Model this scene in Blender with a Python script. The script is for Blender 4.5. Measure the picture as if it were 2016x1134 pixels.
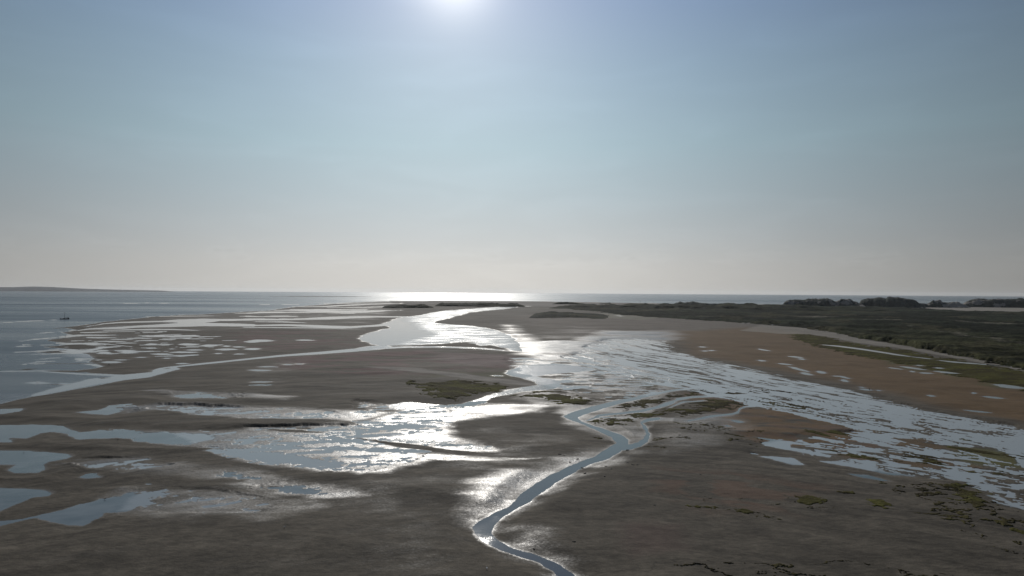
import bpy, bmesh, math, random
import numpy as np
from mathutils import Matrix, Vector

random.seed(4)
for o in list(bpy.data.objects):
    bpy.data.objects.remove(o)
sc = bpy.context.scene
COL = sc.collection

# ------------------------------------------------------------------ camera
FOC, PCX, PCY, EYE = 1344.0, 1008.0, 567.0, 60.0
PITCH, ROLL = math.radians(0.341), math.radians(0.341)
camd = bpy.data.cameras.new('camera')
camd.sensor_width = 36.0
camd.lens = 24.0
camd.clip_start = 0.5
camd.clip_end = 300000.0
cam = bpy.data.objects.new('camera', camd)
COL.objects.link(cam)
CROT = Matrix.Rotation(math.pi / 2 + PITCH, 4, 'X') @ Matrix.Rotation(ROLL, 4, 'Z')
cam.matrix_world = Matrix.Translation((0, 0, EYE)) @ CROT
sc.camera = cam
R3 = np.array(CROT.to_3x3())

# ------------------------------------------------------------------ sky and sun
SUN_DIR = Vector(R3 @ np.array([895 - PCX, PCY - (-60), -FOC])).normalized()
SUN_EL = math.asin(SUN_DIR.z)
SUN_AZ = math.atan2(SUN_DIR.x, SUN_DIR.y)          # clockwise from +Y
sl = bpy.data.lights.new('sun', 'SUN')
sl.energy = 2.2
sl.angle = math.radians(0.53)
sl.color = (1.0, 0.95, 0.88)
so = bpy.data.objects.new('sun', sl)
so.rotation_euler = SUN_DIR.to_track_quat('Z', 'Y').to_euler()
so.location = (0, 0, 400)
COL.objects.link(so)

w = bpy.data.worlds.new('World')
sc.world = w
w.use_nodes = True
nt = w.node_tree
nt.nodes.clear()
N = nt.nodes.new
LK = nt.links.new


def math_node(tree, op, a, b=None, c=None, clamp=False):
    n = tree.nodes.new('ShaderNodeMath')
    n.operation = op
    n.use_clamp = clamp
    for i, v in enumerate((a, b, c)):
        if v is None:
            continue
        if hasattr(v, 'is_linked'):
            tree.links.new(v, n.inputs[i])
        else:
            n.inputs[i].default_value = v
    return n.outputs[0]


def mix_col(tree, fac, a, b, mode='MIX'):
    n = tree.nodes.new('ShaderNodeMix')
    n.data_type = 'RGBA'
    n.blend_type = mode
    for sock, v in ((n.inputs[0], fac), (n.inputs[6], a), (n.inputs[7], b)):
        if hasattr(v, 'is_linked'):
            tree.links.new(v, sock)
        elif isinstance(v, (int, float)):
            sock.default_value = v
        else:
            sock.default_value = (*v, 1)
    return n.outputs[2]


def smooth(tree, v, lo, hi, tlo=0.0, thi=1.0):
    n = tree.nodes.new('ShaderNodeMapRange')
    n.interpolation_type = 'SMOOTHSTEP'
    tree.links.new(v, n.inputs[0])
    for i, x in enumerate((lo, hi, tlo, thi)):
        n.inputs[i + 1].default_value = x
    return n.outputs[0]


tc = N('ShaderNodeTexCoord')
sep = N('ShaderNodeSeparateXYZ')
LK(tc.outputs['Generated'], sep.inputs[0])
zc = math_node(nt, 'MAXIMUM', sep.outputs[2], 0.012)
cmb = N('ShaderNodeCombineXYZ')
LK(sep.outputs[0], cmb.inputs[0])
LK(sep.outputs[1], cmb.inputs[1])
LK(zc, cmb.inputs[2])
sky = N('ShaderNodeTexSky')
sky.sky_type = 'NISHITA'
sky.sun_disc = False
sky.sun_elevation = SUN_EL
sky.sun_rotation = SUN_AZ
sky.altitude = 0
sky.air_density = 1.0
sky.dust_density = 1.6
sky.ozone_density = 1.2
LK(cmb.outputs[0], sky.inputs[0])
hsv = N('ShaderNodeHueSaturation')
hsv.inputs['Saturation'].default_value = 0.8
LK(sky.outputs[0], hsv.inputs['Color'])
# angle to the sun
nrm = N('ShaderNodeVectorMath'); nrm.operation = 'NORMALIZE'
LK(cmb.outputs[0], nrm.inputs[0])
sepn = N('ShaderNodeSeparateXYZ')
LK(nrm.outputs[0], sepn.inputs[0])
dot = N('ShaderNodeVectorMath'); dot.operation = 'DOT_PRODUCT'
LK(nrm.outputs[0], dot.inputs[0])
dot.inputs[1].default_value = SUN_DIR
cosA = math_node(nt, 'MAXIMUM', dot.outputs['Value'], 0.0)
ang = math_node(nt, 'ARCCOSINE', math_node(nt, 'MINIMUM', cosA, 0.99999))
# hazy summer air: pale band at the horizon, blue above, dimmer away from the sun
elev = math_node(nt, 'ARCSINE', sepn.outputs[2])
ramp = N('ShaderNodeValToRGB')
cr = ramp.color_ramp
SKY = [(0.0, (0.585, 0.585, 0.570)), (2.2, (0.560, 0.572, 0.570)), (4.5, (0.495, 0.540, 0.565)), (8.0, (0.425, 0.520, 0.575)),
       (12.0, (0.368, 0.510, 0.590)), (18.0, (0.290, 0.425, 0.560)), (24.0, (0.212, 0.325, 0.530)), (45.0, (0.16, 0.24, 0.40)), (90.0, (0.09, 0.15, 0.28))]
while len(cr.elements) < len(SKY):
    cr.elements.new(0.5)
for e, (d, c) in zip(cr.elements, SKY):
    e.position = d / 90.0
    e.color = (*c, 1)
LK(math_node(nt, 'DIVIDE', elev, math.pi / 2), ramp.inputs[0])
az = math_node(nt, 'SUBTRACT', math_node(nt, 'ARCTAN2', sep.outputs[0], sep.outputs[1]), SUN_AZ)
az2 = math_node(nt, 'POWER', math_node(nt, 'DIVIDE', math_node(nt, 'ABSOLUTE', az), math.radians(37)), 2.0)
fall = math_node(nt, 'ADD', math_node(nt, 'MULTIPLY', math_node(nt, 'EXPONENT', math_node(nt, 'MULTIPLY', az2, -1.0)), 0.80), 0.24)
# aureole round the sun
g1 = math_node(nt, 'MULTIPLY', math_node(nt, 'EXPONENT', math_node(nt, 'MULTIPLY', math_node(nt, 'POWER', math_node(nt, 'DIVIDE', ang, math.radians(2.8)), 2.0), -1.0)), 0.55)
g2 = math_node(nt, 'MULTIPLY', math_node(nt, 'EXPONENT', math_node(nt, 'DIVIDE', ang, math.radians(-6.5))), 0.38)
glow = math_node(nt, 'ADD', g1, g2)
def scl(col, fac):
    v = N('ShaderNodeVectorMath'); v.operation = 'SCALE'
    LK(col, v.inputs[0])
    if hasattr(fac, 'is_linked'):
        LK(fac, v.inputs['Scale'])
    else:
        v.inputs['Scale'].default_value = fac
    return v.outputs[0]
def vadd(a_, b_):
    v = N('ShaderNodeVectorMath'); v.operation = 'ADD'
    LK(a_, v.inputs[0]); LK(b_, v.inputs[1])
    return v.outputs[0]
# faint high cirrus and a few small low clouds
mp = N('ShaderNodeMapping')
mp.inputs['Scale'].default_value = (5.0, 5.0, 26.0)
LK(nrm.outputs[0], mp.inputs[0])
cn = N('ShaderNodeTexNoise')
cn.inputs['Scale'].default_value = 1.0
cn.inputs['Detail'].default_value = 6
cn.inputs['Distortion'].default_value = 0.6
LK(mp.outputs[0], cn.inputs[0])
cirrus = smooth(nt, cn.outputs[0], 0.40, 0.85, -0.012, 0.05)
white = N('ShaderNodeRGB'); white.outputs[0].default_value = (1.0, 0.93, 0.82, 1)
skyc = scl(ramp.outputs[0], math_node(nt, 'MULTIPLY', fall, 10.0 * 0.95))
skyc = vadd(skyc, scl(white.outputs[0], math_node(nt, 'MULTIPLY', glow, 10.0)))
skyc = scl(skyc, math_node(nt, 'ADD', cirrus, 1.0))
# small low clouds
mp2 = N('ShaderNodeMapping'); mp2.inputs['Scale'].default_value = (14.0, 14.0, 60.0)
LK(nrm.outputs[0], mp2.inputs[0])
cn2 = N('ShaderNodeTexNoise'); cn2.inputs['Scale'].default_value = 1.0; cn2.inputs['Detail'].default_value = 7; cn2.inputs['Roughness'].default_value = 0.62
LK(mp2.outputs[0], cn2.inputs[0])
bandc = math_node(nt, 'MULTIPLY', smooth(nt, sepn.outputs[2], 0.025, 0.045), smooth(nt, sepn.outputs[2], 0.055, 0.085, 1.0, 0.0))
cl = math_node(nt, 'MULTIPLY', smooth(nt, cn2.outputs[0], 0.56, 0.72, 0.0, -0.075), bandc)
cl2 = math_node(nt, 'MULTIPLY', smooth(nt, cn2.outputs[0], 0.50, 0.57, 0.0, 0.03), bandc)
skyc = scl(skyc, math_node(nt, 'ADD', math_node(nt, 'ADD', cl, cl2), 1.0))
skyc = vadd(skyc, scl(hsv.outputs[0], 0.03))
bg = N('ShaderNodeBackground')
bg.inputs[1].default_value = 0.1
out = N('ShaderNodeOutputWorld')
LK(skyc, bg.inputs[0])
LK(bg.outputs[0], out.inputs[0])

sc.view_settings.view_transform = 'Standard'
sc.view_settings.look = 'None'
sc.view_settings.exposure = 0.0
sc.view_settings.gamma = 1.0
sc.cycles.max_bounces = 6
sc.cycles.use_denoising = True

# ------------------------------------------------------------------ survey of the tidal flat
def ground_at(px, py):
    """map position on the flat of a point taken off the aerial view (x east, y south in the view)"""
    px = np.asarray(px, float); py = np.asarray(py, float)
    d = np.stack([px - PCX, PCY - py, np.full_like(px, -FOC)], -1) @ R3.T
    dz = np.minimum(d[..., 2], -FOC * EYE / 39000.0)
    t = EYE / -dz
    return d[..., 0] * t, d[..., 1] * t


def chart(px, py):
    X, Y = ground_at(px, py)
    return np.arctan2(X, Y) * FOC, np.log(np.hypot(X, Y)) * FOC


# --- noise
def _hash(ix, iy, seed):
    h = (ix.astype(np.int64) * 374761393 + iy.astype(np.int64) * 668265263 + seed * 974711) & 0xffffffff
    h = ((h ^ (h >> 13)) * 1274126177) & 0xffffffff
    h = (h ^ (h >> 16)) & 0xffffffff
    return h.astype(np.float32) * np.float32(1.0 / 4294967295.0)


def vnoise(x, y, seed=0):
    ix = np.floor(x); iy = np.floor(y)
    fx = (x - ix).astype(np.float32); fy = (y - iy).astype(np.float32)
    fx = fx * fx * fx * (fx * (fx * 6 - 15) + 10); fy = fy * fy * fy * (fy * (fy * 6 - 15) + 10)
    ix = ix.astype(np.int64); iy = iy.astype(np.int64)
    a = _hash(ix, iy, seed); b = _hash(ix + 1, iy, seed); c = _hash(ix, iy + 1, seed); d = _hash(ix + 1, iy + 1, seed)
    return (a + (b - a) * fx) * (1 - fy) + (c + (d - c) * fx) * fy


def fbm(x, y, octaves=4, seed=0, gain=0.5):
    """0..1, roughly uniform round 0.5"""
    s = 0.0; a = 1.0; t = 0.0
    for k in range(octaves):
        c, sn = math.cos(0.6 * k), math.sin(0.6 * k)
        s = s + a * vnoise((x * c - y * sn) * 2.03 ** k + 17.3 * k, (x * sn + y * c) * 2.03 ** k - 9.1 * k, seed + k)
        t += a; a *= gain
    return np.clip((s / t - 0.5) * 1.7 + 0.5, 0, 1)


def sstep(v, lo, hi):
    t = np.clip((v - lo) / (hi - lo), 0, 1)
    return t * t * (3 - 2 * t)


# --- polar sheet: fine where the flat is seen, coarse behind
AZ_LIM = 43.0
azd = np.concatenate([np.arange(-180, -AZ_LIM, 4.0), np.linspace(-AZ_LIM, AZ_LIM, 1560), np.arange(AZ_LIM + 4, 180, 4.0), [180.0]])
inv = np.concatenate([np.array([1 / 3.0, 1 / 20.0, 1 / 60.0]), np.arange(1 / 118.0, 190 / (EYE * FOC), -0.82 / (EYE * FOC)), np.arange(190 / (EYE * FOC), 1 / 39500.0, -0.42 / (EYE * FOC)), [1 / 40000.0]])
rr = 1.0 / inv
AZ = np.radians(azd)
LR = np.log(rr)
GA, GR = np.meshgrid(AZ * FOC, LR * FOC)           # chart coordinates, rows = distance
GX = np.sin(GA / FOC) * rr[:, None]; GY = np.cos(GA / FOC) * rr[:, None]
NR, NC = GA.shape
print('grid', NR, NC)

W1 = fbm(GA / 46, GR / 46, 6, 11, 0.6) - 0.5
W2 = fbm(GA / 46, GR / 46, 6, 23, 0.6) - 0.5


def sdist(poly, i0, i1, j0, j1, warp):
    A = GA[i0:i1, j0:j1] + warp * 2 * W1[i0:i1, j0:j1]
    R = GR[i0:i1, j0:j1] + warp * 2 * W2[i0:i1, j0:j1]
    px, py = poly
    best = np.full(A.shape, 1e18); ins = np.zeros(A.shape, bool)
    n = len(px)
    for k in range(n):
        ax, ay, bx, by = px[k], py[k], px[(k + 1) % n], py[(k + 1) % n]
        dx, dy = bx - ax, by - ay
        L2 = dx * dx + dy * dy + 1e-9
        t = np.clip(((A - ax) * dx + (R - ay) * dy) / L2, 0, 1)
        q = (A - ax - t * dx) ** 2 + (R - ay - t * dy) ** 2
        np.minimum(best, q, out=best)
        c = (ay > R) != (by > R)
        if dy != 0:
            ins ^= c & (A < (R - ay) * dx / dy + ax)
    d = np.sqrt(best)
    return np.where(ins, -d, d)


def region(pts, margin, warp):
    pts = np.array(pts, float)
    pa, pr = chart(pts[:, 0], pts[:, 1])
    m = margin + warp + 2
    i0 = np.searchsorted(LR * FOC, pr.min() - m); i1 = np.searchsorted(LR * FOC, pr.max() + m)
    j0 = np.searchsorted(AZ * FOC, pa.min() - m); j1 = np.searchsorted(AZ * FOC, pa.max() + m)
    i0, j0 = max(i0 - 1, 0), max(j0 - 1, 0); i1, j1 = min(i1 + 1, NR), min(j1 + 1, NC)
    return slice(i0, i1), slice(j0, j1), sdist((pa, pr), i0, i1, j0, j1, warp)


def strip(pts):
    """ribbon polygon from (x, y, thickness) centre points"""
    p = [(q[0], q[1] - q[2] / 2) for q in pts] + [(q[0], q[1] + q[2] / 2) for q in reversed(pts)]
    return p


def ribbon(pts):
    """like strip but thickness measured across the line, in view units"""
    a = []; b = []
    for k, (x, y, t) in enumerate(pts):
        x0, y0, _ = pts[max(k - 1, 0)]; x1, y1, _ = pts[min(k + 1, len(pts) - 1)]
        dx, dy = x1 - x0, y1 - y0
        L = math.hypot(dx, dy) or 1
        a.append((x - dy / L * t / 2, y + dx / L * t / 2)); b.append((x + dy / L * t / 2, y - dx / L * t / 2))
    return a + b[::-1]


LAND = np.full((NR, NC), 70.0)      # >0 land, <0 water, chart units to the nearest shore
WET = np.zeros((NR, NC))            # 0 dry .. 1 filmed with water
RGH = np.full((NR, NC), 0.06)       # how much the wind roughens the water
SHINE_TINT = np.zeros((NR, NC))           # paler water colour, painted in for sky and sun shine
SEA = np.zeros((NR, NC), bool)
LOW = np.ones((NR, NC))             # 1 = full relief, less on the flat marsh floor


def water(pts, warp=5, calm=1.0, sea=False):
    i, j, S = region(pts, 75, warp)
    LAND[i, j] = np.minimum(LAND[i, j], S)
    if sea:
        RGH[i, j] = np.where(S < 0, 0.26, RGH[i, j])
    else:
        RGH[i, j] = np.where(S < 10, 0.06, RGH[i, j])
    if sea:
        SEA[i, j] |= S < 0


def land(pts, warp=4, cap=60):
    i, j, S = region(pts, 8, warp)
    LAND[i, j] = np.where(S < 0, np.maximum(LAND[i, j], np.minimum(-S, cap)), LAND[i, j])


def film(pts, v=0.8, soft=30, warp=10):
    i, j, S = region(pts, soft * 2, warp)
    WET[i, j] = np.maximum(WET[i, j], min(v * 1.25, 1.0) * sstep(-S, -soft * 1.8, soft * 1.2))


def dry(pts, soft=12, warp=6, v=1.0):
    i, j, S = region(pts, soft, warp)
    WET[i, j] *= 1 - v * sstep(-S, -soft, soft * 0.6)


def pools(pts, frac, size, stretch, ang, seed, soft=40, warp=10, gain=60, gate=None, fan=None, damp=0.22):
    """shallow pools filling the hollows of a rippled flat; frac = share of water in the middle"""
    i, j, S = region(pts, soft, warp)
    A, R = GA[i, j], GR[i, j]
    if fan is None:
        c, s = math.cos(math.radians(ang)), math.sin(math.radians(ang))
        u = (A * c + R * s) / (size * stretch); v = (-A * s + R * c) / size
    else:                       # drainage lines that spread like a fan from the far side of the marsh
        P = FOC * GX[i, j] / GY[i, j]
        Q = np.maximum(EYE * FOC / GY[i, j] - fan * P, 20)
        u = P / (size * stretch); v = np.log(Q) * 1000 / size
    wob = fbm(u * 0.7, v * 0.7, 2, seed + 50) - 0.5
    n = fbm(u + wob * 0.8, v + wob * 1.5, 4, seed)
    f = frac * sstep(-S, -soft, soft)
    if gate is not None:
        f = f * gate(i, j)
    LOW[i, j] = np.minimum(LOW[i, j], 1 - 0.88 * sstep(f, 0.0, 0.2))
    lift = 70 * (1 - sstep(f, 0.0, 0.12))
    LAND[i, j] = np.minimum(LAND[i, j], (n - f) * gain + lift)
    WET[i, j] = np.maximum(WET[i, j], damp * sstep(f, 0.1, 0.4))
    RGH[i, j] = np.where(n < f + .1, 0.05, RGH[i, j])
    SHINE_TINT[i, j] = np.maximum(SHINE_TINT[i, j], sstep(f, 0.03, 0.2))  # marsh and pool water painted paler, for its bright reflection


def wind(pts, rgh, soft=30, warp=8):
    """water roughened by wind"""
    i, j, S = region(pts, soft, warp)
    f = sstep(-S, -soft, soft * .6)
    RGH[i, j] = RGH[i, j] * (1 - f) + rgh * f


# ---- the open sea
shore = [(690, 595.6), (640, 599.3), (600, 602.3), (560, 606.3), (530, 611.3), (480, 613.5), (430, 617), (400, 619), (360, 620), (300, 623.5),
         (250, 629), (210, 633), (160, 640), (125, 646), (150, 650), (120, 655), (150, 662), (100, 668), (95, 671), (140, 677), (110, 681), (80, 683),
         (150, 688), (60, 694), (155, 694), (172, 698), (185, 707), (172, 713), (205, 721), (185, 726), (150, 729), (180, 735), (242, 738), (262, 740),
         (258, 746), (200, 757), (150, 766), (105, 775), (60, 781), (0, 795), (-120, 814), (-700, 875)]
water([(2900, 586), (2900, 612), (2016, 601.5), (1960, 600), (1900, 599.5), (1700, 599), (1500, 599), (1350, 598), (1250, 596.3), (1150, 594.8), (1060, 593.3), (960, 592.6),
       (850, 592.3), (760, 593), (712, 594.5)] + shore + [(-900, 571), (500, 573.5), (1008, 577)], warp=3, calm=0, sea=True)
land(strip([(515, 583.6, .3), (600, 583.8, 1.6), (680, 584, 1.6), (745, 584, .3)]), 1)
# bars lying off the shore on the left
for b in ([(90, 647.5, .3), (150, 643.5, 3.5), (200, 641, 3), (258, 639.5, 4.5), (310, 638, 2.5), (358, 635.2, .3)],
          [(126, 655.3, .3), (165, 653.5, 2.5), (200, 651, 3), (245, 649, 3), (300, 645, 1.5)],
          [(96, 671.5, .3), (110, 670.5, 3.5), (135, 671, 4.5), (170, 672, 3)],
          [(80, 683, .3), (110, 682.3, 1.6), (135, 682.5, 3), (180, 684, 4)],
          [(38, 681, .2), (60, 680.6, .9), (85, 680, .2)], [(62, 693.3, .2), (100, 694.5, 1.4), (160, 694, 2)],
          [(62, 716, .3), (100, 716, 1.4), (150, 716, 1.5), (205, 715.5, 1.5)],
          [(30, 729, .3), (50, 727.5, 3), (72, 726, .4)], [(80, 730, .3), (110, 731, 3), (150, 731.5, 4), (190, 730, 3), (220, 729, 2)],
          [(70, 753.5, .2), (76, 753.5, 1.6), (82, 753.5, .2)], [(85, 757, .2), (110, 757, 1.6), (148, 757, .3)], [(0, 725.5, 1.2), (12, 725, .2)],
          [(188, 744, .2), (200, 744, 2.6), (222, 743.6, .3)]):
    land(strip(b), 3)
# ---- channels between the far bars
for s in ([(588, 604, .4), (640, 603.6, 1.5), (700, 600, 1.7), (740, 598.6, 1.4), (790, 597, .3)],
          [(640, 598.4, .5), (700, 596.7, 1), (768, 596.2, .3)],
          [(540, 611, .5), (580, 610.6, 2), (620, 611.2, 3.2), (665, 613.8, 4.5), (720, 613.5, 3.5), (760, 611.5, 1.5), (790, 610.7, .3)],
          [(420, 629, 2), (480, 629.3, 2.2), (540, 629.3, 2.4), (600, 628, 2.6), (650, 626.3, 5), (700, 624.5, 3.6), (740, 623.6, 2), (800, 624, 2)],
          [(480, 641, 1.5), (560, 640, 2.8), (620, 642, 3.6), (690, 644.5, 3), (720, 642.3, 3), (780, 638, 3.4), (800, 634, 5)],
          [(480, 644.6, .8), (580, 645.3, 1.2), (680, 645.8, 1.4)], [(500, 633.3, .4), (560, 634, 1.6), (600, 635.6, .4)],
          [(150, 651, .6), (175, 647.5, 2.2), (240, 645.4, 4), (270, 643, 3.6), (310, 641.6, 5), (345, 640, 7), (400, 640.5, 3), (500, 641.7, 2)],
          [(170, 643.5, .3), (200, 637.5, 1), (240, 634.8, 1.6), (275, 633.8, 2.2), (320, 632.8, 2), (352, 632, 6), (400, 631.5, 8), (440, 629.5, 3), (500, 629, 2)],
          [(350, 637, 6), (400, 637.5, 4), (450, 638.5, 3), (500, 639.5, 2.4)],
          [(300, 623.6, .2), (360, 622.4, 1), (430, 621.7, .3)], [(460, 616.6, .3), (490, 616.6, 1.3), (520, 616, .3)], [(470, 622.6, .2), (490, 622.4, 1.3), (505, 622.6, .2)],
          [(200, 650.5, .5), (300, 648.5, 2), (340, 648.6, 1.8), (390, 650.5, .3)], [(150, 660, 2), (200, 660, 1.4), (232, 659.5, .3)],
          [(170, 664.6, 1), (195, 665, 2.2), (225, 665, .4)], [(130, 663, 1), (145, 661, 3.4), (165, 661, .4)],
          [(244, 666.5, .3), (270, 665.6, 1.4), (300, 667, .3)], [(120, 675.5, .5), (180, 677, 3.4), (200, 676, 1), (260, 682.5, .6)],
          [(140, 690, 2), (170, 691, 2.6), (200, 684.5, 3), (240, 682, .3)], [(118, 692, .3), (150, 693.5, 4.5), (185, 687.4, .4)]):
    water(strip(s), 3)
rnd = random.Random(8)
for x, y, L, t in ((330, 668.6, 34, 1.6), (348, 665.8, 26, 1.2), (298, 677.5, 20, 2.4), (324, 679, 22, 2), (372, 678, 40, 4), (412, 680.5, 32, 4), (446, 681.5, 14, 2),
                   (470, 683, 24, 1.8), (497, 673, 30, 2.6), (515, 670.8, 50, 4.2), (202, 683.5, 26, 2.6), (244, 690.2, 40, 1.7), (260, 691.8, 60, 1.9), (202, 690, 26, 2.2),
                   (205, 694.5, 26, 4.6), (252, 694.4, 36, 3.4), (318, 697.3, 46, 2.8), (362, 693.5, 56, 2.6), (384, 689.2, 34, 2.2), (445, 688, 44, 3.4), (495, 687.7, 28, 2.2),
                   (358, 700.8, 24, 3), (278, 703.6, 20, 1.3), (330, 705.2, 14, 1.3), (430, 696, 14, 1.6), (472, 697, 22, 1.4), (360, 716, 26, 2.4), (300, 686, 22, 1.2),
                   (220, 713.2, 42, 3.6), (238, 708.6, 28, 1.4), (195, 709, 12, 1.4), (338, 687, 10, 1.2), (600, 669.5, 34, 2), (497, 687, 26, 3), (567, 717.8, 16, 1.5),
                   (590, 716.5, 12, 1), (528, 722.2, 40, 1.6), (510, 729, 44, 2.6), (512, 752, 40, 1.8), (516, 758, 50, 2), (250, 675.3, 40, 1.6), (190, 679, 40, 1.5),
                   (290, 670.5, 44, 1.3), (240, 668, 50, 1.2), (300, 661, 60, 1.3), (390, 667, 60, .9), (215, 672, 60, 1.4), (978, 698, 18, 2.4), (980, 739.6, 18, 1.2)):
    water(strip([(x - L / 2, y + rnd.uniform(-.4, .4), .2), (x - L * .15, y, t), (x + L * .2, y + rnd.uniform(-.3, .3), t * .8), (x + L / 2, y + rnd.uniform(-.5, .5), .2)]), 2)
pools([(140, 655), (300, 650), (420, 662), (520, 675), (500, 700), (300, 702), (160, 705), (110, 690)], 0.22, 26, 3.0, 0, 5, soft=30, gain=150)
pools([(470, 616), (640, 606), (780, 600), (770, 612), (560, 636), (450, 634)], 0.32, 40, 3.0, 0, 6, soft=25, gain=110)

# ---- the long stream from the big pool to the sea
water([(240, 738), (300, 733), (302, 729), (313, 725), (330, 722.5), (380, 717), (440, 711), (500, 704.3), (560, 698.6), (620, 694), (700, 686.5), (712, 684), (735, 681), (760, 680),
       (775, 684), (740, 688.5), (700, 692), (620, 697.5), (560, 701.5), (500, 706.8), (430, 714.5), (375, 720), (345, 722.8), (352, 726.5), (325, 734), (290, 743), (250, 747.5), (225, 751)], 2)
water(strip([(735, 685.6, 4), (800, 683.4, 2), (860, 683, 2), (930, 685, 2), (960, 686.8, 2), (990, 690, .4)]), 1)
land(strip([(318, 726.5, .3), (330, 725.3, 1.8), (342, 724.5, .3)]), 1)
# ---- the big pool
water([(1012, 603), (985, 604.3), (940, 607.3), (880, 611.5), (850, 616), (830, 620.5), (800, 624), (782, 627), (765, 633.5), (742, 640), (762, 642), (768, 646), (748, 650.5),
       (720, 658), (707, 666.5), (716, 672), (731, 677), (748, 680.5), (800, 679.5), (870, 676.6), (905, 673.5), (935, 676.5), (948, 681), (970, 679), (1010, 690), (1030, 692),
       (1016, 672), (1003, 661), (985, 653), (955, 646), (925, 641.5), (880, 638.5), (858, 636), (856, 632), (882, 627), (925, 615), (990, 608.8), (1015, 604.5)], 4)
land(strip([(860, 678.6, .3), (885, 678.3, 2), (915, 679.2, 2), (935, 680.6, .3)]), 1)
land(strip([(800, 679.6, .3), (850, 679.4, 1.4), (880, 680, .3)]), 1)
land(strip([(885, 674.6, .3), (915, 674.5, 3), (946, 673.5, .3)]), 2)
land(strip([(950, 686.5, .3), (975, 685, 2.6), (1000, 685.5, 2), (1008, 688, .3)]), 2)
land([(850, 687.5), (930, 689), (990, 692), (1012, 698), (995, 702), (900, 700)], 3)
film([(1000, 640), (1010, 652), (1060, 672), (1130, 672), (1190, 652), (1320, 652), (1330, 668), (1240, 685), (1150, 705), (1040, 702), (1005, 690)], .9, 30)
film([(1040, 700), (1180, 700), (1330, 750), (1300, 790), (1200, 780), (1080, 750), (1020, 720)], .85, 30)
film([(1030, 662), (1120, 640), (1180, 650), (1180, 690), (1050, 690)], .35, 50)

# ---- the broad marsh band on the right
MB = [(1110, 706), (1150, 690), (1200, 668), (1260, 668), (1300, 672), (1330, 694), (1420, 716), (1520, 738), (1590, 753), (1680, 769), (1760, 795), (1850, 813),
      (1950, 833), (2016, 848), (2160, 880), (2200, 1060), (2016, 1003), (1955, 985), (1905, 950), (1850, 945), (1740, 930), (1640, 905), (1570, 893), (1590, 876), (1640, 862), (1700, 850),
      (1640, 835), (1560, 815), (1480, 800), (1400, 778), (1330, 762), (1230, 745), (1150, 722)]


def gate_marsh(i, j):
    # fullest along the upland edge of the marsh, broken up towards the near side
    A = GA[i, j]
    P = FOC * GX[i, j] / GY[i, j]; Q = EYE * FOC / GY[i, j]
    D = Q - 119 - 0.224 * (P - 322)
    return (0.78 + 0.22 * sstep(A, chart(1130, 720)[0], chart(1290, 730)[0])) * (1.08 - 0.52 * sstep(D, 35, 95) * sstep(A, chart(1400, 800)[0], chart(1560, 800)[0]))


pools(MB, 0.49, 15, 3.0, 0, 31, soft=26, gain=150, gate=gate_marsh, fan=0.15)
pools(MB, 0.34, 7, 3.2, 0, 33, soft=10, gain=150, gate=gate_marsh, fan=0.15)
pools([(1580, 880), (1640, 856), (1750, 845), (2100, 870), (2200, 1050), (2016, 1003), (1955, 985), (1905, 948), (1740, 928), (1640, 905)], 0.33, 34, 2.0, 0, 37, soft=20, gain=150, fan=0.13)
pools([(1470, 880), (1560, 858), (1680, 850), (1760, 920), (1700, 935), (1560, 915), (1490, 905)], 0.20, 30, 2.4, 0, 41, soft=20, gain=150, fan=0.13)
# lagoon and wet ground inside the fork
pools([(1005, 705), (1070, 700), (1180, 712), (1260, 742), (1330, 765), (1260, 782), (1180, 790), (1130, 772), (1080, 758), (1020, 742), (1000, 725)], 0.26, 12, 4.0, 8, 51, soft=25, gain=110, damp=0.6)
water([(1003, 729), (1024, 721), (1058, 717.5), (1110, 717), (1150, 722), (1170, 728), (1120, 733), (1080, 736), (1050, 742), (1092, 748), (1100, 756), (1070, 762), (1063, 758),
       (1055, 752), (1035, 746), (1012, 741), (998, 735)], 6)
land([(790, 727), (850, 728), (905, 735), (960, 741), (1005, 744), (1035, 748), (1055, 753), (1062, 758), (1052, 760.5), (1020, 761), (960, 772), (900, 785), (800, 770)], 2)
# white stream to the lower left
water([(1062, 758.5), (1030, 762), (1005, 768), (975, 776), (950, 783), (925, 792), (895, 797), (865, 798), (820, 793), (792, 792), (770, 800), (782, 806), (800, 800), (850, 802),
       (890, 801), (915, 801), (955, 792), (965, 783), (1000, 776), (1030, 771), (1065, 768), (1090, 765), (1110, 758), (1085, 756)], 3)
# ---- winding creek in the foreground
creek_l = [(1262, 780), (1200, 792), (1160, 803), (1128, 812), (1110, 820), (1122, 826), (1150, 837), (1180, 850), (1203, 860), (1213, 871), (1195, 884), (1172, 899), (1132, 914), (1080, 937),
           (1052, 954), (1022, 978), (998, 1000), (964, 1015), (942, 1027), (932, 1040), (936, 1050), (950, 1064), (975, 1078), (1010, 1091), (1060, 1108), (1090, 1126), (1110, 1150), (1140, 1190)]
creek_r = [(1180, 1190), (1140, 1148), (1124, 1128), (1098, 1111), (1060, 1095), (1012, 1080), (985, 1067), (967, 1051), (972, 1036), (987, 1020), (1012, 1004), (1040, 988), (1062, 974),
           (1087, 955), (1122, 935), (1162, 914), (1197, 903), (1217, 892), (1235, 878), (1238, 868), (1225, 857), (1198, 848), (1165, 838), (1142, 829), (1136, 822), (1146, 817),
           (1180, 807), (1215, 796), (1262, 785)]
water(creek_l + creek_r, 3)
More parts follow.
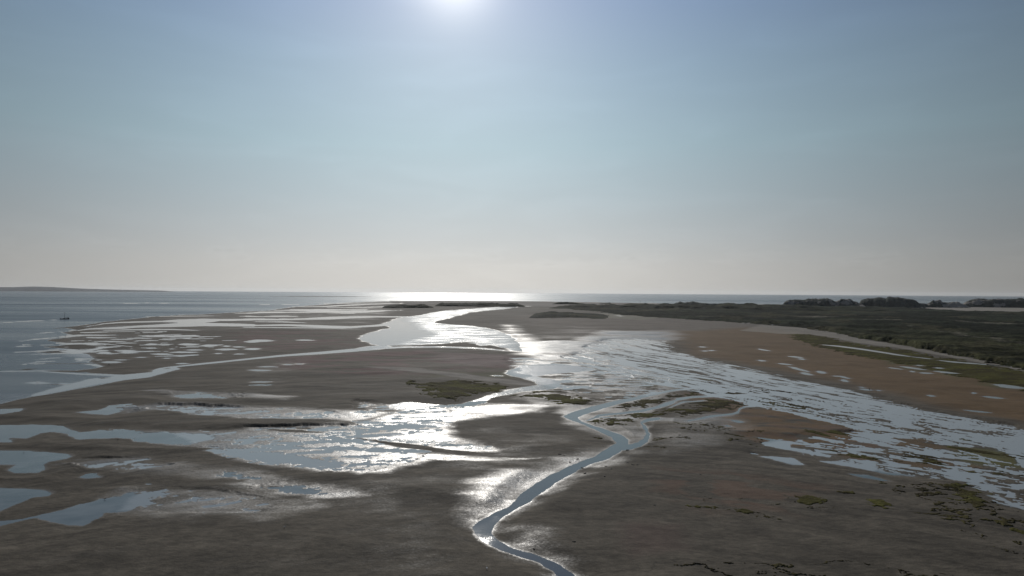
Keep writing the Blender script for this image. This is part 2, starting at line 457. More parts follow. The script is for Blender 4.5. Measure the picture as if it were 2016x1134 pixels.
for s in ([(1255, 782.5, 5), (1275, 777.5, 6), (1300, 773, 3.4), (1340, 767, 3), (1385, 762, 2.4), (1420, 759, 2)],
          [(1155, 828, 1), (1180, 818, 3), (1220, 814, 3), (1262, 809, 3.4), (1290, 803, 4), (1325, 792, 6), (1332, 786, 4), (1365, 781.5, 3), (1440, 778.5, 3), (1520, 776, 2)],
          [(1225, 883, 9), (1245, 879, 11), (1262, 874, 10)],
          [(1320, 802, .6), (1345, 792, 1.6), (1390, 789, .6)], [(1140, 832, .3), (1170, 822, 1), (1230, 822, .3)]):
    water(strip(s), 4)
water(ribbon([(1255, 877, 9), (1268, 868, 9), (1276, 856, 7), (1274, 846, 5), (1265, 838, 4), (1262, 832, 4), (1275, 827, 5), (1300, 824, 3)]), 3)
water(strip([(1355, 829, 1), (1400, 820, 2.6), (1440, 815.5, 2.6), (1452, 811, 4), (1456, 805, 4), (1468, 800.6, 2), (1500, 799, 1.5), (1560, 805, 1.2), (1575, 808, 1.2)]), 3)
for s in ([(1495, 862.5, .3), (1525, 867, 3), (1575, 873, 3), (1605, 877, .3)], [(1508, 877, .3), (1540, 881, 4), (1585, 889, 6), (1625, 898, .4)],
          [(1497, 897.5, .3), (1530, 903, 7), (1560, 908, 13), (1572, 913, 4), (1583, 915, .3)], [(1612, 908, .4), (1650, 912, 6), (1700, 920, 8), (1750, 933, 3), (1800, 938, .5)],
          [(1676, 934, .3), (1705, 938, 6), (1735, 944, 4), (1754, 948, .3)], [(1940, 975, 1), (1960, 978, 5), (1990, 992, 4), (2040, 1010, 5)],
          [(1440, 828, .3), (1452, 830, 4), (1464, 831, .3)], [(1427, 838, .3), (1434, 839, 2), (1442, 840, .3)]):
    water(strip(s), 5)
# firmer islets in the marsh
for s in ([(1795, 836, .5), (1815, 838, 5), (1835, 846, 8), (1850, 852, 1)], [(1880, 884, 2), (1920, 886, 16), (1960, 896, 22), (1990, 905, 14), (2005, 912, 1)], [(1880, 845, .5), (1905, 848, 6), (1935, 853, 4), (1970, 861, .5)],
          [(1745, 862, .5), (1790, 868, 10), (1850, 880, 10), (1900, 884, 8), (1930, 890, 1)], [(1650, 868, .5), (1690, 873, 7), (1740, 882, 6), (1770, 884, .5)], [(1610, 892, .5), (1650, 896, 9), (1700, 902, 10), (1730, 899, .5)],
          [(1740, 904, .5), (1790, 912, 9), (1850, 920, 6), (1880, 924, .5)], [(1930, 928, 1), (1960, 932, 8), (1990, 935, 6), (2010, 938, .5)], [(1700, 822, .5), (1735, 826, 6), (1755, 831, 1)],
          [(1600, 884, .5), (1625, 886, 5), (1650, 888, 1)], [(1820, 900, .5), (1870, 905, 7), (1930, 912, 6), (1950, 915, 1)], [(1640, 842, .5), (1680, 846, 4), (1710, 852, .5)], [(1960, 960, 1), (1990, 966, 8), (2030, 975, 3)],
          [(1070, 700, .5), (1086, 703, 1.6), (1102, 704, .4)], [(1150, 707, .5), (1172, 709.5, 1.6), (1190, 711, .5)], [(1176, 712, .4), (1200, 713.5, 1.4), (1215, 715, .4)], [(1090, 770, .4), (1130, 760, 1.6), (1150, 757, .4)],
          [(1120, 752, .4), (1140, 753.5, 3), (1160, 753, .4)], [(1160, 750, .4), (1176, 750.5, 2.4), (1190, 753, .4)], [(1060, 716, .5), (1110, 713.5, 2), (1160, 716, 2.4), (1200, 722, .5)],
          [(1170, 778, .4), (1200, 776, 2.4), (1225, 772, .4)], [(1140, 768, .4), (1180, 764, 1.4), (1215, 762, .4)], [(1210, 742, .4), (1245, 746, 3), (1275, 751, .5)], [(1265, 700, .4), (1285, 703, 2), (1300, 706, .4)]):
    land(strip(s), 7, 40)
# scattered slits of water on the upland side
for x, y, L, t, k in ((1545, 717, 30, 2, .1), (1573, 727, 44, 3.4, .24), (1590, 736, 26, 4, .2), (1618, 733, 22, 4, .2), (1568, 703, 30, 2, .1), (1580, 707, 14, 2, .1), (1662, 743, 20, 3, .25),
                      (1665, 750, 16, 4, .2), (1650, 741, 24, 1.6, .05), (1708, 767.5, 28, 2.6, .08), (1699, 762.8, 10, 1.6, .1), (1730, 769, 6, 2, .1), (1800, 725, 56, 2.6, .12),
                      (1762, 725.5, 26, 1.4, .12), (1794, 731.5, 14, 2, .1), (1824, 734.5, 28, 2, .05), (1860, 733, 46, 3, .1), (1812, 719.6, 10, 1.4, 0), (1850, 724.5, 14, 2, .1),
                      (1830, 779, 18, 3, .1), (1916, 774, 12, 3, 0), (1960, 783, 44, 3.4, .1), (1985, 761, 70, 5, .12), (1925, 810, 60, 2.4, .1), (1386, 683, 12, 1.6, 0), (1390, 691, 10, 1.5, 0),
                      (1402, 690, 8, 1.4, 0), (1500, 710, 12, 2, .1), (1600, 628.3, 80, 1.9, .0), (1590, 637.5, 0, 0, 0), (1585, 640.3, 30, 1.8, -.1), (1220, 622, 12, .9, .1), (1035, 602.7, 18, .7, 0),
                      (1500, 635.5, 10, 1.2, 0), (1528, 639.5, 8, 1, 0), (1468, 636, 8, 1.4, -.1), (1505, 689, 20, 2, .2)):
    if L:
        water(strip([(x - L / 2, y - L / 2 * k, .2), (x - L * .2, y - L * .2 * k, t), (x + L * .15, y + L * .15 * k, t * .9), (x + L / 2, y + L / 2 * k, .2)]), 4)
water(strip([(1618, 678.8, .3), (1650, 681.5, 1.8), (1700, 688, 2), (1760, 697.5, 1.8), (1792, 702, .4)]), 1)
water(strip([(1797, 702.6, .3), (1830, 706.5, .8)]), 1)
water(strip([(1848, 709.6, .4), (1880, 713, 2), (1925, 716.6, 1.4), (1990, 722, .6)]), 2)

# ---- lobes of water in the near left
water([(-80, 837), (20, 837.5), (63, 836), (130, 837.5), (136, 844), (160, 852), (200, 846), (235, 844.5), (290, 852), (350, 853), (400, 855), (430, 862), (400, 870), (350, 874), (300, 873), (262, 867),
       (232, 862), (165, 865.5), (145, 864), (135, 856), (110, 850), (80, 852), (66, 858), (50, 863), (25, 860), (20, 870), (-80, 872)], 7)
water([(-80, 886), (20, 887.5), (90, 890), (130, 893.5), (140, 898), (128, 903), (100, 908), (89, 914), (91, 924), (75, 930), (30, 930.5), (17, 925), (33, 914), (-80, 916)], 4)
water([(-80, 960), (40, 962), (85, 963), (104, 969), (98, 975), (60, 980), (32, 992), (0, 1006), (-80, 1025)], 4)
water([(-80, 1030), (40, 1022), (70, 1016), (130, 1002), (200, 983), (260, 972), (330, 967), (320, 975), (290, 990), (250, 1005), (205, 1010), (180, 1028), (160, 1035), (125, 1031),
       (70, 1020), (30, 1028), (-80, 1050)], 7)
water([(150, 812), (190, 808), (230, 797), (254, 796), (240, 802), (230, 811), (212, 816.5), (180, 815)], 4)
water([(155, 940), (170, 934), (190, 932.5), (196, 940), (170, 942)], 3)
water([(-80, 806), (-10, 805), (46, 804.5), (35, 810), (0, 815), (-80, 822)], 4)
water([(530, 961), (560, 956.5), (590, 958), (625, 963.5), (645, 971), (600, 973), (560, 968)], 4)
pools([(330, 850), (504, 842), (620, 840), (740, 838), (860, 826), (890, 838), (860, 850), (760, 862), (840, 890), (820, 905), (720, 930), (640, 924), (540, 914), (430, 896), (400, 884), (520, 880), (400, 876)],
      0.34, 24, 3.6, -4, 57, soft=26, gain=55, damp=0.95)
pools([(700, 790), (880, 800), (900, 830), (800, 845), (700, 835)], 0.26, 12, 4.0, 8, 58, soft=20, gain=55, damp=0.95)
pools([(250, 797), (500, 803), (640, 808), (700, 826), (500, 824), (330, 812)], 0.26, 18, 4.0, 0, 59, soft=16, gain=45, damp=0.7)
pools([(280, 950), (440, 965), (560, 990), (500, 1012), (380, 1012), (230, 1005)], 0.14, 16, 3.0, 0, 60, soft=20, gain=45, damp=0.6)
pools([(140, 905), (260, 902), (340, 915), (260, 930), (170, 920)], 0.32, 16, 3.0, 0, 66, soft=16, gain=45, damp=0.6)
for s in ([(690, 851, .5), (740, 846, 6), (800, 840, 8), (860, 837, 5), (880, 838, .5)], [(580, 902, .5), (620, 904, 6), (660, 914, 6), (690, 922, .5)]):
    water(strip(s), 12)
film([(640, 925), (930, 930), (940, 1010), (900, 1134), (780, 1180), (640, 1000)], .26, 110)
film([(330, 965), (560, 975), (640, 1000), (520, 1030), (400, 1030)], .5, 40)
WET_X = [(700, 889), (800, 893), (900, 897), (1000, 903), (1060, 905), (1000, 911), (880, 912), (780, 905), (720, 900)]
film(WET_X, .85, 12)
film([(900, 800), (1000, 798), (1090, 800), (1060, 812), (960, 818), (900, 812)], .8, 14)
film([(1000, 768), (1090, 772), (1180, 800), (1120, 808), (1060, 800), (1000, 790)], .5, 24)
water([(404, 888), (440, 884), (500, 888), (560, 890), (620, 900), (680, 912), (670, 924), (630, 922), (560, 912), (500, 906), (440, 898)], 9)
water([(432, 926), (455, 931), (480, 938), (508, 943), (470, 943), (440, 937)], 4)
water([(340, 780), (380, 774), (425, 778), (435, 783), (370, 783)], 5)
water([(750, 866.5), (800, 864.5), (870, 871), (930, 875), (960, 879), (975, 886), (940, 883), (870, 877.5), (790, 870)], 4)
film([(230, 797), (380, 796), (504, 801), (640, 805), (770, 812), (700, 832), (560, 828), (500, 826), (400, 819), (330, 812), (250, 813)], .72, 18)
film([(285, 770), (350, 769), (450, 774), (580, 784), (560, 790), (440, 786), (350, 784)], .6, 12)
film([(200, 847), (320, 850), (440, 850), (504, 842), (620, 838), (700, 835), (770, 815), (800, 800), (870, 803), (925, 815), (885, 842), (905, 862), (985, 884), (985, 892), (940, 893),
      (830, 893), (850, 912), (790, 922), (760, 934), (700, 938), (620, 927), (540, 915), (440, 902), (400, 880), (280, 870)], .95, 20)
film([(870, 800), (960, 795), (1080, 802), (1060, 812), (960, 822), (900, 830)], .7, 30)
film([(930, 830), (1060, 850), (1180, 880), (1120, 915), (1000, 940), (900, 950), (860, 900)], .30, 70)
film([(860, 855), (960, 862), (1060, 880), (1080, 905), (1000, 925), (920, 925), (840, 900)], .35, 60)
film([(130, 912), (240, 900), (330, 912), (460, 915), (540, 935), (560, 950), (440, 945), (300, 935), (180, 925)], .55, 25)
film([(240, 965), (420, 965), (560, 975), (600, 990), (520, 1010), (420, 1020), (200, 1020)], .6, 35)
film([(440, 950), (560, 945), (700, 965), (720, 980), (620, 982), (500, 972)], .7, 22)
film([(930, 960), (1000, 935), (1080, 915), (1150, 890), (1195, 880), (1180, 905), (1090, 945), (1030, 985), (960, 1015), (925, 1040), (905, 1010), (915, 980)], .8, 45)
film([(965, 1000), (1060, 960), (1130, 930), (1230, 890), (1290, 880), (1240, 905), (1130, 950), (1040, 1000), (990, 1030), (985, 1060), (960, 1045)], .55, 30)
film([(1000, 1040), (1080, 1050), (1150, 1134), (1120, 1180), (1060, 1110), (990, 1080)], .6, 40)
film([(1095, 805), (1160, 790), (1280, 770), (1300, 785), (1260, 830), (1290, 870), (1240, 890), (1200, 870), (1120, 840)], .62, 16)
film([(1280, 820), (1440, 810), (1480, 850), (1420, 880), (1300, 900), (1270, 870)], .40, 30)
film([(985, 770), (1100, 760), (1250, 750), (1330, 765), (1250, 785), (1130, 805), (1060, 800)], .5, 25)
film([(450, 600), (700, 600), (780, 612), (720, 650), (480, 650), (360, 650), (200, 655), (150, 650), (300, 626)], .3, 25)
film([(110, 655), (300, 650), (330, 680), (200, 700), (60, 700), (60, 670)], .25, 20)
film([(440, 730), (620, 700), (560, 770), (480, 765)], .22, 30)
film(creek_l + creek_r, .75, 10)
film(ribbon([(1236, 880, 14), (1262, 872, 16), (1278, 856, 14), (1272, 840, 12), (1290, 826, 10), (1360, 828, 8), (1450, 816, 8)]), .55, 10)
# smooth slicks along the sandbars off the left shore
for s in ([(36, 672, .4), (60, 668.5, 1.4), (100, 665.5, 1.2), (112, 664, .3)], [(68, 657.5, .3), (90, 655, 1), (120, 653, .4)], [(20, 683, .3), (40, 682, 1.2), (58, 681, .4)], [(30, 693.5, .4), (70, 691.8, 1.6), (118, 688.5, 1.8)],
          [(55, 697.5, .4), (100, 697, 1.2), (150, 694, 1.6)], [(50, 716.5, .4), (80, 712, 1.4), (110, 711, .5)], [(70, 708, .3), (100, 705, 1), (120, 704, .3)], [(0, 731, .8), (60, 730.5, 1.4), (110, 729, .5)],
          [(52, 753.5, .4), (75, 753.5, 5), (100, 754, .6)], [(75, 731, .5), (130, 735, 1.8), (240, 740, 3), (262, 741, 4)], [(60, 779, 3), (120, 766, 10), (180, 752, 13), (240, 744, 10), (275, 740, 8)],
          [(120, 756, 3), (145, 757, 4), (160, 757, 1)], [(150, 707, 3), (183, 709, 6), (150, 711, .5)], [(0, 797, 3), (50, 787, 4), (90, 778, 5)], [(160, 716, 1), (200, 720, 4), (206, 721, 1)],
          [(240, 597.5, .4), (290, 596.5, .8), (330, 597, .4)], [(0, 635.5, .8), (60, 632, .9), (112, 630, .4)]):
    i, j, S = region(strip(s), 12, 3)
    f = sstep(-S, -4, 3); RGH[i, j] = RGH[i, j] * (1 - f) + 0.06 * f; SHINE_TINT[i, j] = np.maximum(SHINE_TINT[i, j], 0.6 * f * SEA[i, j])  # slicks also get a paler colour for their bright sky reflection
# dry crests and ridges crossing the wet ground
for s in ([(160, 836, 1), (260, 833.5, 3), (400, 835, 4), (500, 838, 4), (580, 841, 2), (640, 848, .5)], [(530, 846, .5), (580, 849, 4), (640, 851, .5)],
          [(690, 860, .5), (760, 872, 6), (840, 884, 9), (900, 893, 8), (940, 894, 1)]):
    land(strip(s), 4, 18); dry(strip(s), 8)
dry([(360, 882), (430, 884), (400, 890), (450, 904), (440, 907), (350, 892), (250, 880), (250, 874)], 10)
dry([(450, 828), (560, 831), (600, 836), (500, 835)], 8)

# drier mud bars streaking the wet ground inside the fork
i, j, S = region([(1010, 722), (1110, 708), (1250, 728), (1345, 765), (1240, 790), (1120, 800), (1070, 766), (1030, 744)], 20, 10)
nb = fbm(GA[i, j] / 34, GR[i, j] / 15, 5, 65, 0.6)
WET[i, j] *= 1 - 0.85 * sstep(nb, 0.50, 0.66) * sstep(-S, -15, 15)
# ragged, broken water edges where the flat is only filmed with water
fine = fbm(GA / 14, GR / 11, 5, 61, 0.6) - 0.5
LAND += np.where(SEA, 0, 40 * fine * np.clip(WET, 0, 1) * (GR < chart(1008, 745)[1]) * (LAND < 40) * sstep(GR, chart(1008, 1000)[1], chart(1008, 930)[1]) * (1 - sstep(GA, chart(960, 900)[0], chart(1000, 900)[0])))
# ---- wind patches on the sheltered water
wind([(850, 612), (1012, 602), (1012, 606), (880, 630), (1000, 655), (1020, 690), (900, 690), (760, 690), (800, 672), (860, 660), (820, 640), (800, 625)], 0.20, 40)
wind([(730, 682), (1010, 682), (1010, 692), (730, 690)], 0.18, 12)
wind([(1005, 719), (1170, 719), (1100, 750), (1060, 770), (960, 790), (760, 810), (760, 792), (900, 790), (1050, 758)], 0.22, 20)
wind([(800, 828), (880, 828), (980, 890), (760, 870)], 0.14, 20)
wind([(920, 1050), (975, 1015), (1000, 1030), (960, 1075)], 0.16, 20)
for q in ([(700, 620), (1010, 600), (1010, 690), (700, 690)],):
    i, j, S = region(q, 20, 5); SHINE_TINT[i, j] = np.maximum(SHINE_TINT[i, j], sstep(-S, -10, 10) * .8)  # big pool lightened in colour, standing in for reflected sky
i, j, S = region([(60, 600), (700, 600), (700, 700), (0, 800), (0, 700)], 20, 5); SHINE_TINT[i, j] = np.maximum(SHINE_TINT[i, j], sstep(-S, -10, 10) * .55 * ~SEA[i, j])
i, j, S = region([(-200, 780), (700, 780), (700, 1134), (-200, 1134)], 20, 5); SHINE_TINT[i, j] = np.maximum(SHINE_TINT[i, j], sstep(-S, -10, 10) * (.10 + .25 * fbm(GA[i, j] / 40, GR[i, j] / 25, 3, 77)))
i, j, S = region(creek_l + creek_r, 20, 1); SHINE_TINT[i, j] = np.where(S < 12, 0.05, SHINE_TINT[i, j])

# ------------------------------------------------------------------ relief, wetness and colour of the flat
far = sstep(rr, 900, 3000)[:, None]
und = fbm(GA / 260, GR / 150, 4, 71) - 0.5
LANDn = LAND + np.where(LAND > 0, 0, 0)
wetn = fbm(GA / 90, GR / 40, 5, 83)
edge = np.exp(-np.maximum(LAND, 0) / (6.0 + 34 * sstep(WET, 0.3, 0.9)))
sea_edge = edge
WET = np.clip(np.maximum(WET, edge * 0.97) + (wetn - 0.5) * 0.5 * sstep(WET + edge, 0.05, 0.4), 0, 1)
damp = fbm(GA / 150 + 4, GR / 42, 5, 91)
GAx = chart(1050, 900)[0]
left = 1 - sstep(GA, GAx, GAx + 260)
WET = np.maximum(WET, 0.30 * left * sstep(damp, 0.5, 0.9))

relief = fbm(GX / 26 + 3, GY / 16, 5, 101) - 0.5
swell = fbm(GX / 90 + 7, GY / 42, 3, 131) - 0.5
H = np.where(LAND > 0, 0.16 * np.tanh(LAND / 34.0) * (0.35 + 0.65 * LOW) + 0.10 * sstep(LAND, 30, 70) * LOW, -0.25 - 0.9 * np.tanh(-LAND / 60.0))
H = np.where(np.abs(LAND) < 6, LAND / 6.0 * np.where(LAND > 0, 0.16 * math.tanh(6 / 34.0) * (0.35 + 0.65 * LOW), 0.25 + 0.9 * math.tanh(0.1)), H)
up = sstep(LAND, 12, 60) * LOW
H = H + up * (relief * 0.5 + swell * 1.4 * (1 - 0.75 * sstep(GA, chart(1280, 850)[0], chart(1450, 850)[0])) + 0.45) * (1 - 0.4 * far)


def ridge(pts, h, soft=10):
    i, j, S = region(strip(pts), soft, 4)
    H[i, j] += h * sstep(-S, -soft, soft * .8) * sstep(LAND[i, j], 3, 45)


ridge([(0, 881, 3), (120, 882, 5), (260, 885, 7), (400, 887, 4)], .5, 18)
ridge([(150, 836, 2), (300, 834, 4), (504, 839, 4), (590, 843, 2)], .3, 22)
ridge([(150, 963, 3), (300, 963, 5), (440, 958, 5), (600, 963, 3)], .35, 18)
ridge([(620, 930, 3), (760, 960, 12), (900, 985, 4)], .5, 60)
ridge([(560, 1060, 3), (760, 1080, 20), (930, 1100, 4)], .5, 80)
ridge([(500, 730, .5), (640, 738, 3), (780, 735, .5)], .8, 40)
ridge([(330, 765, .5), (500, 760, 3), (700, 768, .5)], .8, 40)
H = np.where(SEA & (LAND < -6), np.minimum(H, -0.6), H)


def blend(C, pts, col, soft, v=1.0, warp=14, grain=None):
    i, j, S = region(pts, soft, warp)
    f = v * sstep(-S, -soft, soft * 0.7)
    if grain is not None:
        f = f * grain[i, j]
    f = f[..., None]
    C[i, j] = C[i, j] * (1 - f) + np.array(col) * f


MUD = (0.103, 0.087, 0.065)
C = np.ones((NR, NC, 3)) * np.array(MUD)
g1_ = fbm(GA / 60, GR / 34, 5, 141)
g2_ = fbm(GA / 26, GR / 20, 5, 151)
g3_ = fbm(GA / 150, GR / 70, 4, 161)
C *= (0.80 + 0.40 * g3_)[..., None]
strk = fbm(GA / 150, GR / 15, 4, 171)
mott = fbm(GX / 5.5, GY / 4.0, 4, 181, 0.6)
nearw = 1 - sstep(GR, chart(1008, 900)[1], chart(1008, 760)[1])
mot2 = fbm(GX / 1.7, GY / 0.8, 3, 183, 0.65)
C *= (1 + (0.26 * (mott - 0.5) + 0.50 * (mot2 - 0.5)) * nearw)[..., None]
vein = np.abs(fbm(GX / 34, GY / 20, 5, 191, 0.6) - 0.5)
C *= (1 - 0.38 * (1 - sstep(vein, 0.0, 0.022)) * nearw * sstep(fbm(GX / 80, GY / 60, 2, 195), .45, .7))[..., None]
C *= (1 - 0.30 * sstep(strk, 0.5, 0.85) * sstep(GR, chart(1008, 1134)[1], chart(1008, 900)[1]))[..., None]
PINK = (0.150, 0.084, 0.078)
OCHRE = (0.145, 0.088, 0.040)
blend(C, [(480, 650), (700, 650), (700, 680), (560, 690), (470, 680)], PINK, 60, .7, grain=sstep(g1_, .35, .7))
blend(C, [(560, 700), (860, 690), (1010, 705), (1010, 722), (900, 735), (700, 740), (560, 725)], PINK, 60, .8, grain=sstep(g1_, .3, .65))
blend(C, [(860, 696), (1000, 700), (1010, 715), (960, 722), (880, 715)], (0.19, 0.135, 0.125), 30, .8)
blend(C, [(1000, 620), (1300, 620), (1500, 640), (1400, 665), (1100, 660)], (0.15, 0.125, 0.100), 60, .9)
blend(C, [(1330, 655), (1500, 645), (1600, 665), (1720, 700), (1900, 740), (2016, 770), (2300, 830), (2300, 900), (2016, 830), (1850, 800), (1700, 760), (1500, 722), (1370, 700)], OCHRE, 50, .9)
blend(C, [(1330, 765), (1400, 780), (1700, 850), (1760, 880), (1640, 885), (1480, 870), (1380, 800)], (0.135, 0.078, 0.048), 25, .7, grain=sstep(g2_, .3, .6))
blend(C, [(1290, 775), (1480, 790), (1640, 830), (1720, 850), (1600, 880), (1500, 870), (1460, 850), (1380, 790)], OCHRE, 20, .75, grain=sstep(g1_, .2, .6))
blend(C, [(1560, 860), (1750, 850), (1980, 900), (2016, 960), (1900, 930), (1700, 915)], OCHRE, 20, .6, grain=sstep(g1_, .4, .6))
blend(C, [(1300, 930), (1450, 940), (1600, 960), (1560, 1010), (1400, 1010), (1300, 980)], (0.15, 0.085, 0.055), 60, .55, grain=sstep(g1_, .3, .7))
blend(C, [(1230, 1040), (1330, 1040), (1340, 1090), (1250, 1100)], (0.13, 0.085, 0.07), 40, .5)
OLIVE = (0.085, 0.088, 0.028)
blend(C, [(1240, 735), (1400, 748), (1330, 765), (1250, 760)], OLIVE, 15, .5)
blend(C, [(1720, 700), (1900, 715), (2100, 745), (2100, 780), (1950, 760), (1800, 735)], OLIVE, 20, .8, grain=sstep(g1_, .2, .6))
blend(C, [(1880, 880), (1990, 890), (2010, 920), (1900, 915)], (0.10, 0.095, 0.03), 20, .9)
blend(C, [(830, 745), (940, 735), (1010, 730), (1000, 745), (900, 735)], OLIVE, 20, .5)
blend(C, [(1010, 716), (1120, 705), (1250, 735), (1330, 762), (1240, 785), (1110, 765), (1030, 742)], (0.21, 0.185, 0.150), 25, .8, grain=sstep(g2_, .25, .5))
SAND = (0.30, 0.27, 0.225)
blend(C, [(1500, 640), (1600, 648), (1680, 661), (1690, 668), (1740, 676), (1790, 684), (1860, 698), (1940, 712), (2016, 727), (2200, 765), (2200, 771), (2016, 731.5), (1940, 716), (1860, 702),
          (1780, 688), (1730, 681), (1690, 676), (1650, 668), (1590, 658), (1540, 658), (1460, 652)], SAND, 9, .62, warp=5)
blend(C, [(1700, 600), (1716, 603), (1800, 606), (1900, 612), (2016, 614), (2500, 630), (2500, 600), (2016, 600), (1900, 600)], SAND, 10, .9, warp=2)
blend(C, [(800, 594), (1150, 596), (1400, 600), (1400, 604), (1200, 610), (1000, 600), (820, 598)], (0.20, 0.175, 0.155), 30, .7, warp=4)
blend(C, [(1180, 617), (1210, 616), (1300, 626), (1260, 630), (1190, 626)], (0.19, 0.18, 0.13), 10, .7, warp=4)
blend(C, [(720, 725), (820, 727), (900, 736), (1000, 747), (1058, 757), (1050, 760), (960, 751), (880, 741), (800, 733)], (0.24, 0.215, 0.185), 8, .95, warp=2)
C *= (0.86 + 0.28 * g2_)[..., None]


VC = np.ones((NR, NC, 3)) * np.array((0.020, 0.024, 0.014))
vs1 = fbm(GA / 120, GR / 60, 5, 401); vs2 = fbm(GA / 60, GR / 110, 5, 411)
VC = VC * (0.65 + 0.9 * sstep(vs1, .3, .8))[..., None]
nearv = (1 - sstep(GR, chart(1800, 700)[1], chart(1800, 640)[1]))[..., None]
VC = VC * (1 - nearv) + VC * np.array((1.75, 1.45, 1.1)) * nearv
f = (0.55 * sstep(vs2, .62, .82))[..., None]
VC = VC * (1 - f) + np.array((0.070, 0.062, 0.034)) * f
for q in ([(1690, 633, .5), (1740, 634, 2), (1800, 633, .5)], [(1745, 646, .5), (1775, 648, 2), (1800, 649, .5)], [(1845, 659, .5), (1868, 661, 3), (1900, 667, 1.5), (1960, 676, 2.4), (2016, 686, 2), (2100, 700, 2)],
          [(1560, 625, .3), (1600, 626, 1.2), (1640, 627, .3)], [(1380, 627, .3), (1410, 628, 1.6), (1425, 628, .3)], [(1880, 636, .5), (1930, 640, 1.4), (2020, 642, 1)]):
    blend(VC, strip(q), (0.15, 0.135, 0.10), 12, .8, warp=8)


def make_grid_mesh(name, Z, rows, cols, facemask, attrs, mat):
    X = GX[np.ix_(rows, cols)]; Y = GY[np.ix_(rows, cols)]
    Zs = Z[np.ix_(rows, cols)] if isinstance(Z, np.ndarray) else np.full(X.shape, float(Z))
    nr, nc = X.shape
    idx = np.arange(nr * nc).reshape(nr, nc)
    q = np.stack([idx[:-1, :-1], idx[:-1, 1:], idx[1:, 1:], idx[1:, :-1]], -1)
    q = q[:, :, ::-1]
    q = q[facemask] if facemask is not None else q.reshape(-1, 4)
    q = q.reshape(-1, 4)
    used = np.zeros(nr * nc, bool); used[q.ravel()] = True
    remap = np.cumsum(used) - 1
    q = remap[q].astype(np.int32)
    co = np.stack([X.ravel(), Y.ravel(), Zs.ravel()], -1)[used].astype(np.float32)
    me = bpy.data.meshes.new(name)
    me.vertices.add(len(co)); me.vertices.foreach_set('co', co.ravel())
    me.loops.add(q.size); me.loops.foreach_set('vertex_index', q.ravel())
    me.polygons.add(len(q))
    me.polygons.foreach_set('loop_start', np.arange(0, q.size, 4, dtype=np.int32))
    me.polygons.foreach_set('use_smooth', np.ones(len(q), bool))
    me.update(calc_edges=True)
    for k, v in attrs.items():
        vs = v[np.ix_(rows, cols)]
        if vs.ndim == 3:
            a = me.attributes.new(k, 'FLOAT_COLOR', 'POINT')
            vs = vs.reshape(-1, 3)[used]
            a.data.foreach_set('color', np.concatenate([vs, np.ones((len(vs), 1))], 1).astype(np.float32).ravel())
        else:
            a = me.attributes.new(k, 'FLOAT', 'POINT')
            a.data.foreach_set('value', vs.ravel()[used].astype(np.float32))
    me.materials.append(mat)
    o = bpy.data.objects.new(name, me)
    COL.objects.link(o)
    return o


def new_mat(name):
    m = bpy.data.materials.new(name)
    m.use_nodes = True
    return m, m.node_tree, m.node_tree.nodes['Principled BSDF']


def tnoise(t, vec, scale, detail=4, rough=0.55, dist=0.0, mscale=None):
    if mscale:
        mp_ = t.nodes.new('ShaderNodeMapping'); mp_.inputs['Scale'].default_value = mscale
        t.links.new(vec, mp_.inputs[0]); vec = mp_.outputs[0]
    n = t.nodes.new('ShaderNodeTexNoise')
    n.inputs['Scale'].default_value = scale; n.inputs['Detail'].default_value = detail
    n.inputs['Roughness'].default_value = rough; n.inputs['Distortion'].default_value = dist
    t.links.new(vec, n.inputs['Vector'])
    return n.outputs[0]


def attr(t, name):
    a = t.nodes.new('ShaderNodeAttribute'); a.attribute_name = name
    return a


# ---- ground material: mud and sand, darker and glossier where it is wet
gm, t, b = new_mat('tidal_mud')
tcn = t.nodes.new('ShaderNodeTexCoord'); P = tcn.outputs['Object']
wet = attr(t, 'wet').outputs['Fac']; tint = attr(t, 'tint').outputs['Color']
nf = tnoise(t, P, 1.6, 5, 0.7)
nm = tnoise(t, P, 0.11, 5, 0.6, mscale=(1, 1.6, 1))
speck = tnoise(t, P, 2.3, 3, 0.7)
w1 = math_node(t, 'ADD', wet, math_node(t, 'MULTIPLY', math_node(t, 'SUBTRACT', nf, 0.5), 1.1))
w1 = math_node(t, 'ADD', w1, math_node(t, 'MULTIPLY', math_node(t, 'SUBTRACT', nm, 0.5), 0.25))
wm = smooth(t, wet, 0.04, 0.35)
wf = math_node(t, 'MULTIPLY', smooth(t, w1, 0.15, 1.25), wm)
rough = math_node(t, 'SUBTRACT', math_node(t, 'SUBTRACT', 0.92, math_node(t, 'MULTIPLY', wf, 0.52)), smooth(t, wf, 0.70, 1.0, 0.0, 0.12))
t.links.new(rough, b.inputs['Roughness'])
spec = math_node(t, 'ADD', 0.12, math_node(t, 'MULTIPLY', wf, 0.38))
t.links.new(spec, b.inputs['Specular IOR Level'])
var = math_node(t, 'ADD', 0.72, math_node(t, 'MULTIPLY', nf, 0.28))
var = math_node(t, 'ADD', var, math_node(t, 'MULTIPLY', nm, 0.28))
grain = tnoise(t, P, 5.0, 3, 0.75)
var = math_node(t, 'MULTIPLY', var, smooth(t, grain, 0.36, 0.64, 0.74, 1.22))
sp = smooth(t, speck, 0.60, 0.72, 1.0, 0.62)
var = math_node(t, 'MULTIPLY', var, sp)
var = math_node(t, 'MULTIPLY', var, math_node(t, 'SUBTRACT', 1.0, math_node(t, 'MULTIPLY', wf, 0.3)))
colr = mix_col(t, 1.0, tint, (1, 1, 1), 'MULTIPLY')
vs_ = t.nodes.new('ShaderNodeVectorMath'); vs_.operation = 'SCALE'
t.links.new(colr, vs_.inputs[0]); t.links.new(var, vs_.inputs['Scale'])
t.links.new(vs_.outputs[0], b.inputs['Base Color'])
